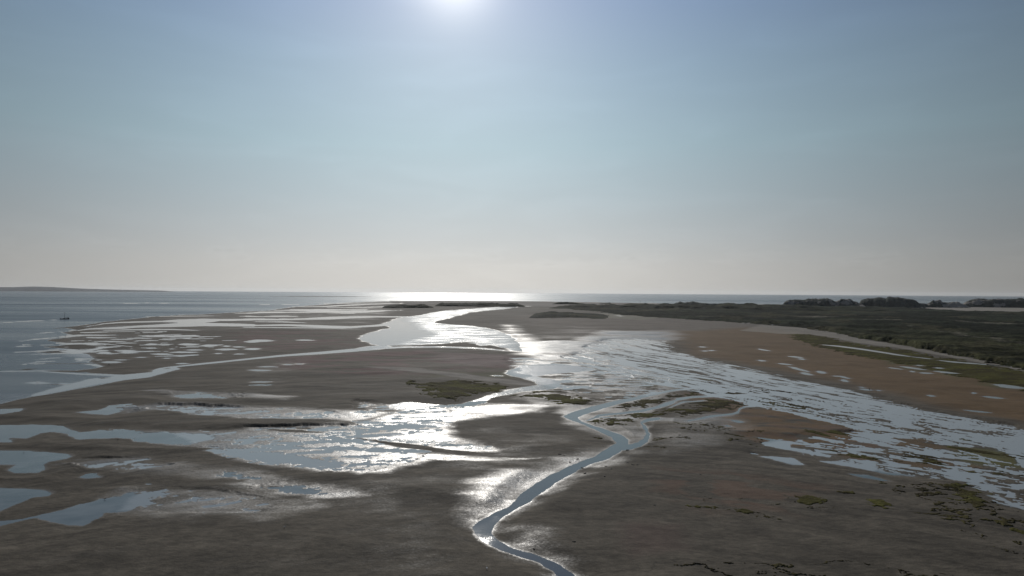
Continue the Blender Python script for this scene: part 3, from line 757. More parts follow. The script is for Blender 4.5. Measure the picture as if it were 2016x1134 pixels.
bh = math_node(t, 'ADD', math_node(t, 'MULTIPLY', tnoise(t, P, 1.3, 6, 0.72, mscale=(1, 1.5, 1)), 0.34), math_node(t, 'MULTIPLY', nm, 0.8))
bp = t.nodes.new('ShaderNodeBump'); bp.inputs['Strength'].default_value = 0.55; bp.inputs['Distance'].default_value = 0.6
t.links.new(bh, bp.inputs['Height']); t.links.new(bp.outputs[0], b.inputs['Normal'])

allr = np.arange(NR); allc = np.arange(NC)
ground = make_grid_mesh('ground', H, allr, allc, None, {'wet': WET, 'tint': C}, gm)
ground['kind'] = 'structure'; ground['label'] = 'grey brown tidal mudflat and sand, wet and shining in places'

# ---- water
wm_, t, b = new_mat('water')
tcn = t.nodes.new('ShaderNodeTexCoord'); P = tcn.outputs['Object']
rga = attr(t, 'rgh').outputs['Fac']; shine_tint = attr(t, 'shine_tint').outputs['Fac']
band = tnoise(t, P, 0.0016, 5, 0.6, mscale=(0.25, 1.6, 1))
cat = tnoise(t, P, 0.03, 5, 0.65, mscale=(0.6, 1.6, 1))
patch = smooth(t, cat, 0.40, 0.60, 0.45, 1.25)
bandf = smooth(t, band, 0.38, 0.62, 0.75, 1.35)
issea = smooth(t, rga, 0.205, 0.22)
k = math_node(t, 'ADD', math_node(t, 'MULTIPLY', issea, bandf), math_node(t, 'MULTIPLY', math_node(t, 'SUBTRACT', 1.0, issea), patch))
t.links.new(math_node(t, 'MULTIPLY', rga, k), b.inputs['Roughness'])
b.inputs['IOR'].default_value = 1.333
wc = mix_col(t, shine_tint, mix_col(t, issea, (0.050, 0.062, 0.070), (0.012, 0.027, 0.038)), (0.34, 0.345, 0.345))  # pale mix paints reflected brightness into the water's base colour
t.links.new(wc, b.inputs['Base Color'])
wv = math_node(t, 'ADD', math_node(t, 'MULTIPLY', tnoise(t, P, 0.35, 3, 0.6, mscale=(0.7, 1.4, 1)), 1.0), math_node(t, 'MULTIPLY', tnoise(t, P, 1.6, 3, 0.6), 0.25))
bp = t.nodes.new('ShaderNodeBump'); bp.inputs['Distance'].default_value = 1.0
t.links.new(smooth(t, math_node(t, 'MULTIPLY', rga, k), 0.04, 0.25, 0.01, 0.30), bp.inputs['Strength'])
t.links.new(wv, bp.inputs['Height']); t.links.new(bp.outputs[0], b.inputs['Normal'])

rows2 = np.unique(np.append(np.arange(0, NR, 2), NR - 1)); cols2 = np.unique(np.append(np.arange(0, NC, 2), NC - 1))
mn = LAND.copy()
mn = np.minimum.reduceat(mn, rows2[:-1], axis=0)
mn = np.minimum(mn, LAND[rows2[1:]])
mc = np.minimum.reduceat(mn, cols2[:-1], axis=1)
mn = np.minimum(mc, mn[:, cols2[1:]])
seaf = SEA[np.ix_(rows2, cols2)]
anysea = seaf[:-1, :-1] | seaf[1:, :-1] | seaf[:-1, 1:] | seaf[1:, 1:]
wet_face = mn < 14
sea = make_grid_mesh('sea', 0.0, rows2, cols2, wet_face & anysea, {'rgh': RGH, 'shine_tint': SHINE_TINT}, wm_)
sea['kind'] = 'structure'; sea['label'] = 'open sea glittering white under the sun along the horizon'
pool = make_grid_mesh('water', 0.0, rows2, cols2, wet_face & ~anysea, {'rgh': RGH, 'shine_tint': SHINE_TINT}, wm_)
pool['kind'] = 'structure'; pool['label'] = 'creeks, pools and shallow water left on the flat by the tide'

# ------------------------------------------------------------------ vegetation
def tag(o, label=None, cat=None, group=None, kind=None):
    if label: o['label'] = label
    if cat: o['category'] = cat
    if group: o['group'] = group
    if kind: o['kind'] = kind
    return o


def leafy(name, dark, mid, light, s1=0.02, s2=0.25, stretch=(1, 1.5, 1)):
    m, t, b = new_mat(name)
    P = t.nodes.new('ShaderNodeTexCoord').outputs['Object']
    a = tnoise(t, P, s1, 5, 0.65, mscale=stretch); c = tnoise(t, P, s2, 4, 0.7)
    col = mix_col(t, smooth(t, a, 0.38, 0.62), dark, mid)
    col = mix_col(t, smooth(t, math_node(t, 'ADD', math_node(t, 'MULTIPLY', c, 0.6), math_node(t, 'MULTIPLY', tnoise(t, P, s1 * 0.5, 4, 0.6, mscale=stretch), 0.4)), 0.50, 0.66), col, light)
    t.links.new(col, b.inputs['Base Color'])
    b.inputs['Roughness'].default_value = 0.9
    b.inputs['Specular IOR Level'].default_value = 0.02
    bp = t.nodes.new('ShaderNodeBump'); bp.inputs['Strength'].default_value = 0.9; bp.inputs['Distance'].default_value = 0.8
    t.links.new(c, bp.inputs['Height']); t.links.new(bp.outputs[0], b.inputs['Normal'])
    return m


M_SCRUB = leafy('dune_scrub', (0.012, 0.015, 0.011), (0.027, 0.032, 0.015), (0.052, 0.048, 0.022), 0.005, 0.05, stretch=(0.7, 2.2, 1))
m, t, b = new_mat('scrub_cover')
P = t.nodes.new('ShaderNodeTexCoord').outputs['Object']
c1 = tnoise(t, P, 0.07, 5, 0.7); c2 = tnoise(t, P, 0.35, 3, 0.7)
vsc = t.nodes.new('ShaderNodeVectorMath'); vsc.operation = 'SCALE'
t.links.new(attr(t, 'tint').outputs['Color'], vsc.inputs[0])
t.links.new(math_node(t, 'MULTIPLY', smooth(t, c1, 0.35, 0.65, 0.55, 1.5), smooth(t, c2, 0.35, 0.65, 0.7, 1.3)), vsc.inputs['Scale'])
t.links.new(vsc.outputs[0], b.inputs['Base Color'])
b.inputs['Roughness'].default_value = 0.95; b.inputs['Specular IOR Level'].default_value = 0.02
bp = t.nodes.new('ShaderNodeBump'); bp.inputs['Strength'].default_value = 1.0; bp.inputs['Distance'].default_value = 1.5
t.links.new(c1, bp.inputs['Height']); t.links.new(bp.outputs[0], b.inputs['Normal'])
M_COVER = m
M_OLIVE = leafy('marsh_grass', (0.055, 0.046, 0.022), (0.085, 0.078, 0.024), (0.13, 0.125, 0.035), 0.05, 0.5)
M_TUFT = leafy('salt_marsh_mat', (0.035, 0.030, 0.016), (0.080, 0.068, 0.030), (0.115, 0.105, 0.035), 0.06, 0.6)
VN = fbm(GA / 22, GR / 22, 6, 201, 0.65) - 0.5
VF = fbm(GX / 9, GY / 7, 3, 211) - 0.5
VB = fbm(GX / 60, GY / 40, 4, 221)


GTHR = 0.50


def vegetation(name, label, pts, height, mat, warp=8, ragged=14, clump=0.0, ramp=10, holes=None, base=0.0):
    i, j, S = region(pts, 12, warp)
    L = -S + ragged * 2 * VN[i, j]
    if holes is not None:
        frac, su, sv, seed, fan = holes
        P = FOC * GX[i, j] / GY[i, j]; Q = np.maximum(EYE * FOC / GY[i, j] - fan * P, 20)
        n = fbm(P / su, np.log(Q) * 1000 / sv, 4, seed)
        if frac < 0:       # broken winding lines inside scattered clusters
            n2 = fbm(GX[i, j] / su, GY[i, j] / sv, 5, seed, 0.62)
            g = fbm(GX[i, j] / 45, GY[i, j] / 34, 3, seed + 9)
            L = np.minimum(L, np.minimum((-frac - np.abs(n2 - 0.5)) * 160, (g - GTHR) * 60))
        else:
            L = np.minimum(L, (frac - n) * 60)
    if mat is not M_COVER and holes is None:
        L = L - 34 * (fbm(GX[i, j] / 5, GY[i, j] / 5, 4, 231, 0.6) - 0.32)
    L = np.minimum(L, LAND[i, j] - 5 + (0 if base == 0 else base))
    Z = H.copy()
    hh = height * sstep(L, 0, ramp)
    Z[i, j] = np.maximum(H[i, j], 0.0) + np.where(L > 0, 0.02 + hh * (1 + 0.7 * VF[i, j]) + clump * sstep(L, 0, ramp * 3) * VB[i, j], -0.4)
    full = np.full((NR, NC), -99.0); full[i, j] = L
    r = np.arange(i.start, i.stop); c = np.arange(j.start, j.stop)
    sub = full[np.ix_(r, c)]
    mk = np.maximum(np.maximum(sub[:-1, :-1], sub[1:, :-1]), np.maximum(sub[:-1, 1:], sub[1:, 1:])) > 0
    o = make_grid_mesh(name, Z, r, c, mk, {'tint': VC}, mat)
    return tag(o, label, kind='stuff')


SC = [(1115, 606.5), (1160, 604.5), (1200, 603.6), (1260, 602.2), (1330, 601.6), (1400, 601), (1500, 602), (1600, 603), (1680, 604.5), (1716, 606), (1800, 608), (1900, 614), (2016, 616), (2600, 636),
      (2600, 850), (2016, 729), (1940, 711.5), (1860, 697), (1790, 683.5), (1740, 675), (1690, 667), (1650, 657), (1600, 649), (1540, 642), (1480, 637), (1400, 632), (1300, 626), (1210, 618.5), (1170, 613), (1130, 610)]
vegetation('scrub', 'wide dark green dune scrub covering the ground behind the beach', SC, 1.8, M_COVER, 4, 12, clump=5.0, ramp=6)
vegetation('marsh_grass', 'olive brown marsh grass between the sand track and the orange flat', [(1545, 658), (1590, 659), (1640, 667), (1690, 678), (1780, 690), (1860, 704), (1940, 718), (2016, 733), (2300, 790), (2300, 850), (2016, 775), (1960, 757),
      (1880, 745), (1800, 722), (1700, 706), (1640, 692), (1580, 676)], 0.5, M_OLIVE, 8, 14, ramp=10)
vegetation('marsh_grass', 'green mat of marsh grass left of the creek bend, ending in a dark point', [(992, 777), (1010, 776), (1075, 771), (1100, 775), (1130, 782), (1165, 790), (1158, 797), (1130, 801), (1105, 797), (1060, 788), (1020, 782)], 0.25, M_OLIVE, 10, 34)
vegetation('marsh_grass', 'sparse olive grass on the dry ground between white stream and sand track', [(810, 756), (900, 750), (1000, 757), (1010, 764), (960, 772), (900, 790), (860, 786), (820, 770)], 0.35, M_OLIVE, 10, 34, ramp=14)
vegetation('marsh_grass', 'green tongue of marsh grass right of the creek bend', [(1150, 829), (1200, 826), (1260, 815), (1320, 805), (1360, 803), (1355, 812), (1290, 820), (1250, 832), (1200, 838), (1165, 833)], 0.25, M_OLIVE, 12, 44)
vegetation('marsh_grass', 'brown and olive grass strip between the two narrow creeks', [(1195, 804), (1240, 790), (1300, 780), (1330, 782), (1310, 790), (1270, 803), (1230, 807)], 0.2, M_TUFT, 12, 40)
vegetation('marsh_grass', 'brown ribbon of grass along the upper narrow creek', [(1270, 785), (1330, 775), (1400, 770), (1500, 768), (1540, 772), (1480, 776), (1380, 779), (1330, 784)], 0.2, M_TUFT, 12, 40)
vegetation('marsh_grass', 'brown marsh flat with grass beside the thin white creek', [(1330, 808), (1370, 790), (1480, 784), (1590, 800), (1560, 803), (1480, 797), (1440, 806), (1400, 812), (1340, 818)], 0.18, M_TUFT, 12, 46)
vegetation('marsh_grass', 'dark broken tufts scattered right of the side creek', [(1150, 860), (1280, 835), (1450, 832), (1520, 860), (1480, 900), (1600, 930), (1560, 960), (1300, 890)], 0.22, M_TUFT, 10, 10, ramp=6, holes=(-0.045, 16, 9, 301, .06))
vegetation('marsh_grass', 'low olive tufts on the islets among the marsh pools', [(1580, 850), (1900, 860), (2100, 900), (2100, 1010), (1900, 930), (1640, 895)], 0.15, M_OLIVE, 10, 10, ramp=10, holes=(0.34, 90, 40, 311, .13))
vegetation('marsh_grass', 'dark ragged grass edges along the near side of the marsh pools', [(1500, 915), (1640, 925), (1760, 950), (1900, 960), (2016, 1015), (2150, 1080), (2150, 1120), (1950, 1060), (1760, 1005), (1600, 990), (1520, 960)], 0.22, M_TUFT, 10, 10, ramp=6, holes=(-0.05, 14, 9, 321, .12))
vegetation('marsh_grass', 'dark jagged lines of low tufts on the near mud at lower right', [(1360, 985), (1500, 985), (1700, 1010), (1900, 1050), (2150, 1120), (2150, 1200), (1300, 1200), (1360, 1060)], 0.2, M_TUFT, 10, 10, ramp=5, holes=(-0.032, 11, 7, 331, .03))

for lab, pts in (('mustard green mat of grass on the mud below the right end of the marsh pools', [(1868, 962), (1890, 955), (1925, 965), (1948, 985), (1960, 1000), (1930, 1005), (1895, 992), (1870, 985)]),
                 ('small olive tuft patch on open mud, leftmost of the patches below the pools', [(1572, 984), (1590, 980), (1622, 992), (1616, 1006), (1590, 1004), (1575, 996)]),
                 ('long olive tuft patch on open mud slanting down to the right', [(1692, 982), (1720, 984), (1752, 996), (1764, 1003), (1730, 1002), (1698, 990)]),
                 ('short olive tuft patch on open mud just below the narrow long pool', [(1648, 964), (1670, 966), (1694, 976), (1670, 978), (1650, 972)]),
                 ('thin olive streak of tufts on the brown mud near the lower centre right', [(1368, 1004), (1390, 1000), (1440, 1006), (1520, 1016), (1514, 1022), (1440, 1014), (1375, 1010)]),
                 ('olive grass at the far lower right edge of the mud', [(1960, 1035), (2000, 1040), (2060, 1060), (2060, 1080), (2000, 1062), (1965, 1046)])):
    vegetation('marsh_grass', lab, pts, 0.16, M_OLIVE, 10, 22)

# ------------------------------------------------------------------ dunes behind the scrub
def duneskin(name, sandy):
    m, t, b = new_mat(name)
    P = t.nodes.new('ShaderNodeTexCoord').outputs['Object']
    n = tnoise(t, P, 0.018, 5, 0.6, mscale=(1, 1, 1.6)); f = tnoise(t, P, 0.12, 4, 0.7)
    grass = mix_col(t, smooth(t, f, 0.4, 0.7), (0.034, 0.042, 0.036), (0.062, 0.066, 0.048))
    col = mix_col(t, smooth(t, n, sandy, sandy + 0.06), grass, (0.30, 0.265, 0.225))
    t.links.new(col, b.inputs['Base Color'])
    b.inputs['Roughness'].default_value = 0.95
    b.inputs['Specular IOR Level'].default_value = 0.1
    bp = t.nodes.new('ShaderNodeBump'); bp.inputs['Strength'].default_value = 0.8; bp.inputs['Distance'].default_value = 3
    t.links.new(f, bp.inputs['Height']); t.links.new(bp.outputs[0], b.inputs['Normal'])
    return m


M_DUNE = duneskin('grown_dune', 0.53)
M_DUNE2 = duneskin('blown_dune', 0.44)
M_DARK = duneskin('dark_dune', 0.64)


def dune(label, prof, ybase, depth, mat, seed, crown=0.0, dist=None, nx=140, ny=46, name='dune'):
    """prof = skyline (x, y) read off the view; depth in metres"""
    prof = np.array(prof, float)
    xs = np.linspace(prof[0, 0], prof[-1, 0], nx)
    yt = np.interp(xs, prof[:, 0], prof[:, 1])
    kern = np.array([1, 2, 3, 2, 1.]) / 9
    yt = np.convolve(np.pad(yt, 2, mode='edge'), kern, 'valid')
    xm = (prof[0, 0] + prof[-1, 0]) / 2
    X0, Y0 = ground_at(xm, ybase)
    r0 = math.hypot(X0, Y0) if dist is None else dist
    az = math.atan2(X0, Y0)
    rad = np.array([math.sin(az), math.cos(az)]); tan = np.array([rad[1], -rad[0]])
    hz = ybase - yt
    hgt = np.maximum(hz, 0) * r0 / FOC
    lx = (xs - xm) * r0 / FOC
    if name == 'scrub':
        hgt = hgt * (0.74 + 0.5 * fbm(lx / 45 + seed, lx * 0, 5, seed + 7))
    elif name == 'dune':
        hgt = hgt * (0.93 + 0.14 * fbm(lx / 10 + seed, lx * 0, 3, seed + 7))
    v = np.linspace(-1, 1, ny)
    U, V = np.meshgrid(lx, v, indexing='ij')
    n = (fbm(U / 60 + seed, V * depth / 60, 4, seed) - 0.5) * (name != 'hills')
    n2 = fbm(U / 14 + seed, V * depth / 14, 3, seed + 3) - 0.5
    depth = depth * (0.75 + 0.5 * fbm(U / 70 + seed, U * 0, 4, seed + 5)) if name != 'hills' else depth
    lean = V - (0.9 if name == 'scrub' else 0.45) * n
    shape = np.clip(1 - np.abs(lean) ** 2.2, 0, 1) ** 0.8
    edge = 1 - np.abs(V) ** 6
    Z = hgt[:, None] * shape * (1 + 0.5 * n * (name == 'scrub') + 0.10 * n) + {'scrub': 2.4, 'dune': 2.2, 'hills': 0.0}[name] * n2 * sstep(hgt, 0, 6)[:, None] * shape
    Z = np.maximum(Z, 0) * edge - 0.5 * (1 - sstep(Z, 0, 1.0)) + 0.6
    WX = rad[0] * (V * depth / 2) + tan[0] * U; WY = rad[1] * (V * depth / 2) + tan[1] * U
    me = bpy.data.meshes.new(name)
    idx = np.arange(nx * ny).reshape(nx, ny)
    q = np.stack([idx[:-1, :-1], idx[1:, :-1], idx[1:, 1:], idx[:-1, 1:]], -1).reshape(-1, 4)
    me.from_pydata(np.stack([WX.ravel(), WY.ravel(), Z.ravel()], -1).tolist(), [], q.tolist())
    for p in me.polygons: p.use_smooth = True
    me.materials.append(mat)
    o = bpy.data.objects.new(name, me); COL.objects.link(o)
    o.location = (rad[0] * r0, rad[1] * r0, 0)
    return tag(o, label, kind='structure')


dune('rounded dark dune crest rising from the left end of the scrub', [(1326, 602), (1334, 598.5), (1344, 595), (1352, 597), (1358, 595.6), (1370, 594.8), (1380, 597), (1392, 597.6), (1402, 598.5), (1410, 598.2), (1424, 597.2), (1440, 597), (1455, 598.4), (1480, 598.8), (1492, 601)], 603, 160, M_DARK, 1)
dune('long low scrub covered dune between two higher ones', [(1490, 602), (1510, 599.8), (1540, 600), (1555, 600.6), (1575, 601.5)], 603.5, 120, M_DARK, 2)
dune('broad dune of three dark humps with pale sand scars', [(1552, 603), (1556, 597), (1564, 592.6), (1582, 591.8), (1588, 592), (1594, 590.3), (1604, 589.2), (1612, 590.4), (1624, 589.2), (1632, 590.6), (1640, 594.5), (1648, 590.6), (1662, 590), (1668, 593), (1676, 595.5), (1684, 600), (1688, 603)], 604, 170, M_DUNE, 3)
dune('big dark flat topped dune, tallest of the row', [(1703, 604), (1708, 594), (1714, 590.2), (1730, 589.6), (1745, 590), (1752, 588.4), (1764, 588.2), (1772, 589.8), (1786, 590.6), (1792, 594), (1798, 599), (1804, 603)], 605, 190, M_DARK, 4)
dune('small low dark dune at the right foot of the flat topped dune', [(1797, 604.5), (1804, 600), (1812, 598.4), (1820, 598.6), (1828, 602), (1836, 604.5)], 605, 80, M_DARK, 5)
dune('pale blown sand dune with two dark grass tops', [(1826, 605), (1836, 599), (1844, 594), (1848, 595), (1853, 593.6), (1858, 597), (1868, 597.4), (1878, 596), (1884, 599), (1892, 603), (1896, 605)], 605.5, 110, M_DUNE2, 6)
dune('wide dark dune at the right edge of the view', [(1934, 604), (1942, 598), (1950, 594), (1960, 592.6), (1972, 593.2), (1985, 592.8), (2000, 593.4), (2012, 592), (2040, 590), (2080, 593), (2110, 604)], 606, 170, M_DUNE, 7)
dune('tiny dark hummock on the far sand', [(1902, 602), (1908, 600.3), (1918, 601.2), (1924, 603)], 603, 50, M_DARK, 8, nx=40, ny=16)
dune('tiny dark hummock on the far sand beside the wide dune', [(1924, 603.5), (1930, 602.4), (1936, 602.6), (1942, 604)], 604, 40, M_DARK, 9, nx=40, ny=16)
SCR = [('narrow dark strip of scrub lying on the pale sand before the main scrub', [(1050, 620.6), (1060, 619.2), (1070, 617.8), (1085, 617.2), (1100, 617.8), (1130, 618.4), (1160, 619.4), (1176, 620.4), (1192, 621.4), (1200, 622.4)], 622, 380),
       ('small dark low island of scrub left of the pool mouth', [(755, 605), (763, 602.6), (775, 601.4), (800, 600.3), (830, 600.2), (840, 601.6), (848, 603.4), (852, 605)], 606, 150),
       ('long dark ridge of grown dunes beyond the pool mouth under the sun glitter', [(858, 602), (864, 598), (869, 596.2), (874, 597.6), (884, 596.6), (892, 597.8), (930, 597.6), (970, 596.8), (1000, 597.4), (1020, 598.6), (1030, 601), (1034, 603)], 603, 180),
       ('thin dark line of scrub on the far beach right of the glitter', [(1088, 598.5), (1098, 596), (1115, 595), (1135, 596), (1148, 597), (1152, 599)], 599, 120),
       ('faint short dark scrub patch on the far beach near the beacon', [(1180, 597.5), (1188, 596), (1200, 595.6), (1203, 597.5)], 598, 80),
       ('uneven dark crest of bushes along the seaward edge of the scrub', [(1108, 607.5), (1116, 605.5), (1130, 604.5), (1150, 603.6), (1172, 603.4), (1186, 604.4), (1205, 603.2), (1235, 603), (1246, 602.2), (1262, 601.8), (1290, 602.6), (1310, 602.2), (1328, 603.2), (1350, 602), (1440, 600.6), (1500, 601.4), (1540, 600.6), (1600, 603), (1680, 604.6), (1700, 607)], 609, 420)]
for lab, prof, yb, dep in SCR:
    o = dune(lab, prof, yb, dep, M_SCRUB, 20 + int(yb) + len(prof), nx=260, ny=40, name='scrub')
    o['kind'] = 'stuff'
m, t, b = new_mat('far_land'); b.inputs['Base Color'].default_value = (0.035, 0.045, 0.055, 1); b.inputs['Roughness'].default_value = 1.0
dune('low grey island lying along the horizon far off at the left', [(-320, 569), (-200, 565.5), (-60, 566), (0, 565.4), (25, 564.2), (50, 564.7), (90, 567), (130, 568.2), (200, 569.4), (214, 569.8), (224, 571.4)], 572.0, 2500, m, 10, dist=24000, nx=260, name='hills')


# ------------------------------------------------------------------ small things
def solid(name, rgb, rough=0.6):
    m, t, b = new_mat(name)
    P = t.nodes.new('ShaderNodeTexCoord').outputs['Object']
    n = tnoise(t, P, 3.0, 3, 0.6)
    t.links.new(mix_col(t, n, tuple(c * 0.75 for c in rgb), tuple(min(1, c * 1.2) for c in rgb)), b.inputs['Base Color'])
    b.inputs['Roughness'].default_value = rough
    return m


def mesh_obj(name, bm, mat, parent=None, smooth_=True):
    me = bpy.data.meshes.new(name); bm.to_mesh(me); bm.free()
    for p in me.polygons: p.use_smooth = smooth_
    me.materials.append(mat)
    o = bpy.data.objects.new(name, me); COL.objects.link(o)
    if parent: o.parent = parent
    return o


def tube(bm, p0, p1, r0, r1, n=10):
    p0, p1 = Vector(p0), Vector(p1)
    m = (p1 - p0).to_track_quat('Z', 'Y').to_matrix()
    a = [bm.verts.new(p0 + m @ Vector((math.cos(2 * math.pi * k / n) * r0, math.sin(2 * math.pi * k / n) * r0, 0))) for k in range(n)]
    b_ = [bm.verts.new(p1 + m @ Vector((math.cos(2 * math.pi * k / n) * r1, math.sin(2 * math.pi * k / n) * r1, 0))) for k in range(n)]
    for k in range(n):
        bm.faces.new((a[k], a[(k + 1) % n], b_[(k + 1) % n], b_[k]))
    bm.faces.new(a[::-1]); bm.faces.new(b_)


def box(bm, c, s, taper=1.0):
    r = bmesh.ops.create_cube(bm, size=1)
    for v in r['verts']:
        k = taper if v.co.z > 0 else 1.0
        v.co = Vector((c[0] + v.co.x * s[0] * k, c[1] + v.co.y * s[1] * k, c[2] + v.co.z * s[2]))


def empty(name, loc, rz=0.0):
    o = bpy.data.objects.new(name, None); o.location = loc; o.rotation_euler = (0, 0, rz); o.empty_display_size = 0.5
    COL.objects.link(o)
    return o


def gz(px, py):
    A, R = chart(px, py)
    i = min(np.searchsorted(LR * FOC, R), NR - 1); j = min(np.searchsorted(AZ * FOC, A), NC - 1)
    return float(max(H[i, j], H[max(i - 1, 0), j], 0.0))


# ---- the sailing barge
def loft(bm, secs):
    rings = [[bm.verts.new(p) for p in s] for s in secs]
    for a, b_ in zip(rings[:-1], rings[1:]):
        for k in range(len(a) - 1):
            bm.faces.new((a[k], a[k + 1], b_[k + 1], b_[k]))
    bm.faces.new([v for v in rings[0]][::-1]); bm.faces.new(rings[-1])
    return rings


M_HULL = solid('black_hull', (0.004, 0.005, 0.007), 0.9); M_DECK = solid('deck_wood', (0.03, 0.022, 0.015), 0.9)
M_CABIN = solid('dark_cabin', (0.010, 0.011, 0.013), 0.9); M_SPAR = solid('spar_wood', (0.025, 0.020, 0.015), 0.9); M_SAIL = solid('furled_canvas', (0.10, 0.085, 0.07), 0.9)
M_GLASS = solid('window_glass', (0.02, 0.025, 0.03), 0.1)
bx_, by_ = ground_at(127, 628.6)
boat = empty('sailing_boat', (float(bx_), float(by_), 0), math.atan2(-float(bx_), float(by_)) + 0.06)
tag(boat, 'dark flat bottomed sailing boat with bare mast lying on the water at left', 'sailing boat')
Lh = 15.4
bm = bmesh.new(); secs = []
for k in range(25):
    u = k / 24; x = (u - 0.5) * Lh
    wdt = 2.1 * (1 - abs(2 * u - 1) ** 3.2) ** 0.6 + 0.12
    sheer = 1.55 + 0.85 * max(0, (u - 0.55) / 0.45) ** 2 + 0.30 * max(0, (0.3 - u) / 0.3) ** 2
    keel = -0.55 + 0.75 * abs(2 * u - 1) ** 5
    ring = []
    for q in range(13):
        a = math.pi * q / 12
        ring.append((x + (0.5 * (u - .5)) * (math.sin(a) < .3), wdt * math.cos(a) * (1 if math.sin(a) < .85 else .9), sheer - (sheer - keel) * math.sin(a) ** 0.6))
    secs.append(ring)
loft(bm, secs)
mesh_obj('hull', bm, M_HULL, boat)
bm = bmesh.new(); secs = []
for k in range(25):
    u = 0.02 + 0.96 * k / 24; x = (u - 0.5) * Lh
    wdt = 2.1 * (1 - abs(2 * u - 1) ** 3.2) ** 0.6 + 0.05
    sheer = 1.55 + 0.85 * max(0, (u - 0.55) / 0.45) ** 2 + 0.30 * max(0, (0.3 - u) / 0.3) ** 2
    secs.append([(x, wdt, sheer - .10), (x, 0, sheer - .03), (x, -wdt, sheer - .10)])
rings = [[bm.verts.new(p) for p in s_] for s_ in secs]
for a, b_ in zip(rings[:-1], rings[1:]):
    for k in range(2): bm.faces.new((a[k], a[k + 1], b_[k + 1], b_[k]))
mesh_obj('deck', bm, M_DECK, boat)
bm = bmesh.new(); box(bm, (-1.0, 0, 1.85), (3.6, 2.0, 0.8), .92)
mesh_obj('cabin', bm, M_CABIN, boat, False)
bm = bmesh.new(); box(bm, (6.0, 0, 3.0), (1.5, 1.7, 2.0), .86); bmesh.ops.bevel(bm, geom=bm.edges[:], offset=.08, segments=2, affect='EDGES')
wh = mesh_obj('wheelhouse', bm, M_CABIN, boat, False)
bm = bmesh.new()
for sy in (-1, 1): box(bm, (6.0, sy * .80, 3.35), (1.0, .06, .6))
box(bm, (5.29, 0, 3.35), (.06, 1.2, .6))
mesh_obj('window', bm, M_GLASS, wh, False)
bm = bmesh.new(); tube(bm, (0.3, 0, .6), (0.3, 0, 15.2), .30, .16)
mesh_obj('mast', bm, M_SPAR, boat)
bm = bmesh.new(); tube(bm, (0.5, 0, 2.9), (4.9, 0, 3.5), .10, .08)
bo = mesh_obj('boom', bm, M_SPAR, boat)
bm = bmesh.new(); tube(bm, (0.6, 0, 3.15), (4.6, 0, 3.68), .26, .16)
mesh_obj('furled_sail', bm, M_SAIL, bo)
bm = bmesh.new(); tube(bm, (-6.8, 0, 1.8), (-9.2, 0, 2.3), .09, .06)
mesh_obj('bowsprit', bm, M_SPAR, boat)
for e in ((-7.4, 0, 1.8), (-9.1, 0, 2.28), (1.2, 2.0, 1.55), (1.2, -2.0, 1.55), (7.3, 0, 2.2)):
    bm = bmesh.new(); tube(bm, (0.3, 0, 14.2), e, .025, .025, 5); mesh_obj('stay', bm, M_SPAR, boat)
for sy in (-1, 1):
    bm = bmesh.new(); box(bm, (0.9, sy * 2.2, .55), (2.2, .10, 1.1), .7); bmesh.ops.bevel(bm, geom=bm.edges[:], offset=.04, segments=2, affect='EDGES')
    mesh_obj('leeboard', bm, M_SPAR, boat, False)
bm = bmesh.new(); box(bm, (8.0, 0, .6), (.5, .08, 1.9), .6)
mesh_obj('rudder', bm, M_SPAR, boat, False)

# ---- seamark out on the sand spit
X_, Y_ = ground_at(1260.5, 600)
bc = empty('beacon', (float(X_), float(Y_), .3)); tag(bc, 'thin pale grey beacon pole standing on the far sand before the sea', 'beacon')
M_STEEL = solid('beacon_steel', (0.13, 0.17, 0.17), 0.5)
bm = bmesh.new(); tube(bm, (0, 0, 0), (0, 0, 17), 1.1, .5, 12); mesh_obj('pole', bm, M_STEEL, bc)
bm = bmesh.new(); tube(bm, (0, 0, 17), (0, 0, 17.4), 2.2, 2.2, 14); mesh_obj('platform', bm, M_STEEL, bc)
bm = bmesh.new(); tube(bm, (0, 0, 17.4), (0, 0, 20), 1.1, .7, 12); tube(bm, (0, 0, 20), (0, 0, 21), .9, .1, 12); mesh_obj('lantern', bm, M_STEEL, bc)

# ---- people walking on the flat
M_SKIN = solid('skin', (0.35, 0.22, 0.16), 0.6); M_COAT = solid('dark_coat', (0.020, 0.021, 0.025), 0.9); M_TROUS = solid('dark_trousers', (0.028, 0.028, 0.034), 0.9); M_HAIR = solid('dark_hair', (0.02, 0.015, 0.01), 0.8)


def skinned(name, verts, edges, radii, mat, parent, root=0):
    me = bpy.data.meshes.new(name); me.from_pydata(verts, edges, []); 
    o = bpy.data.objects.new(name, me); COL.objects.link(o)
    md = o.modifiers.new('skin', 'SKIN'); md.use_smooth_shade = True
    for k, r in enumerate(radii):
        me.skin_vertices[0].data[k].radius = (r[0], r[1]) if isinstance(r, tuple) else (r, r)
        me.skin_vertices[0].data[k].use_root = (k == root)
    o.modifiers.new('sub', 'SUBSURF').levels = 1
    o.modifiers['sub'].render_levels = 1
    dg = bpy.context.evaluated_depsgraph_get()
    nm_ = bpy.data.meshes.new_from_object(o.evaluated_get(dg))
    o.modifiers.clear(); o.data = nm_; bpy.data.meshes.remove(me)
    nm_.name = name; nm_.materials.clear(); nm_.materials.append(mat)
    for p in nm_.polygons: p.use_smooth = True
    o.parent = parent
    return o


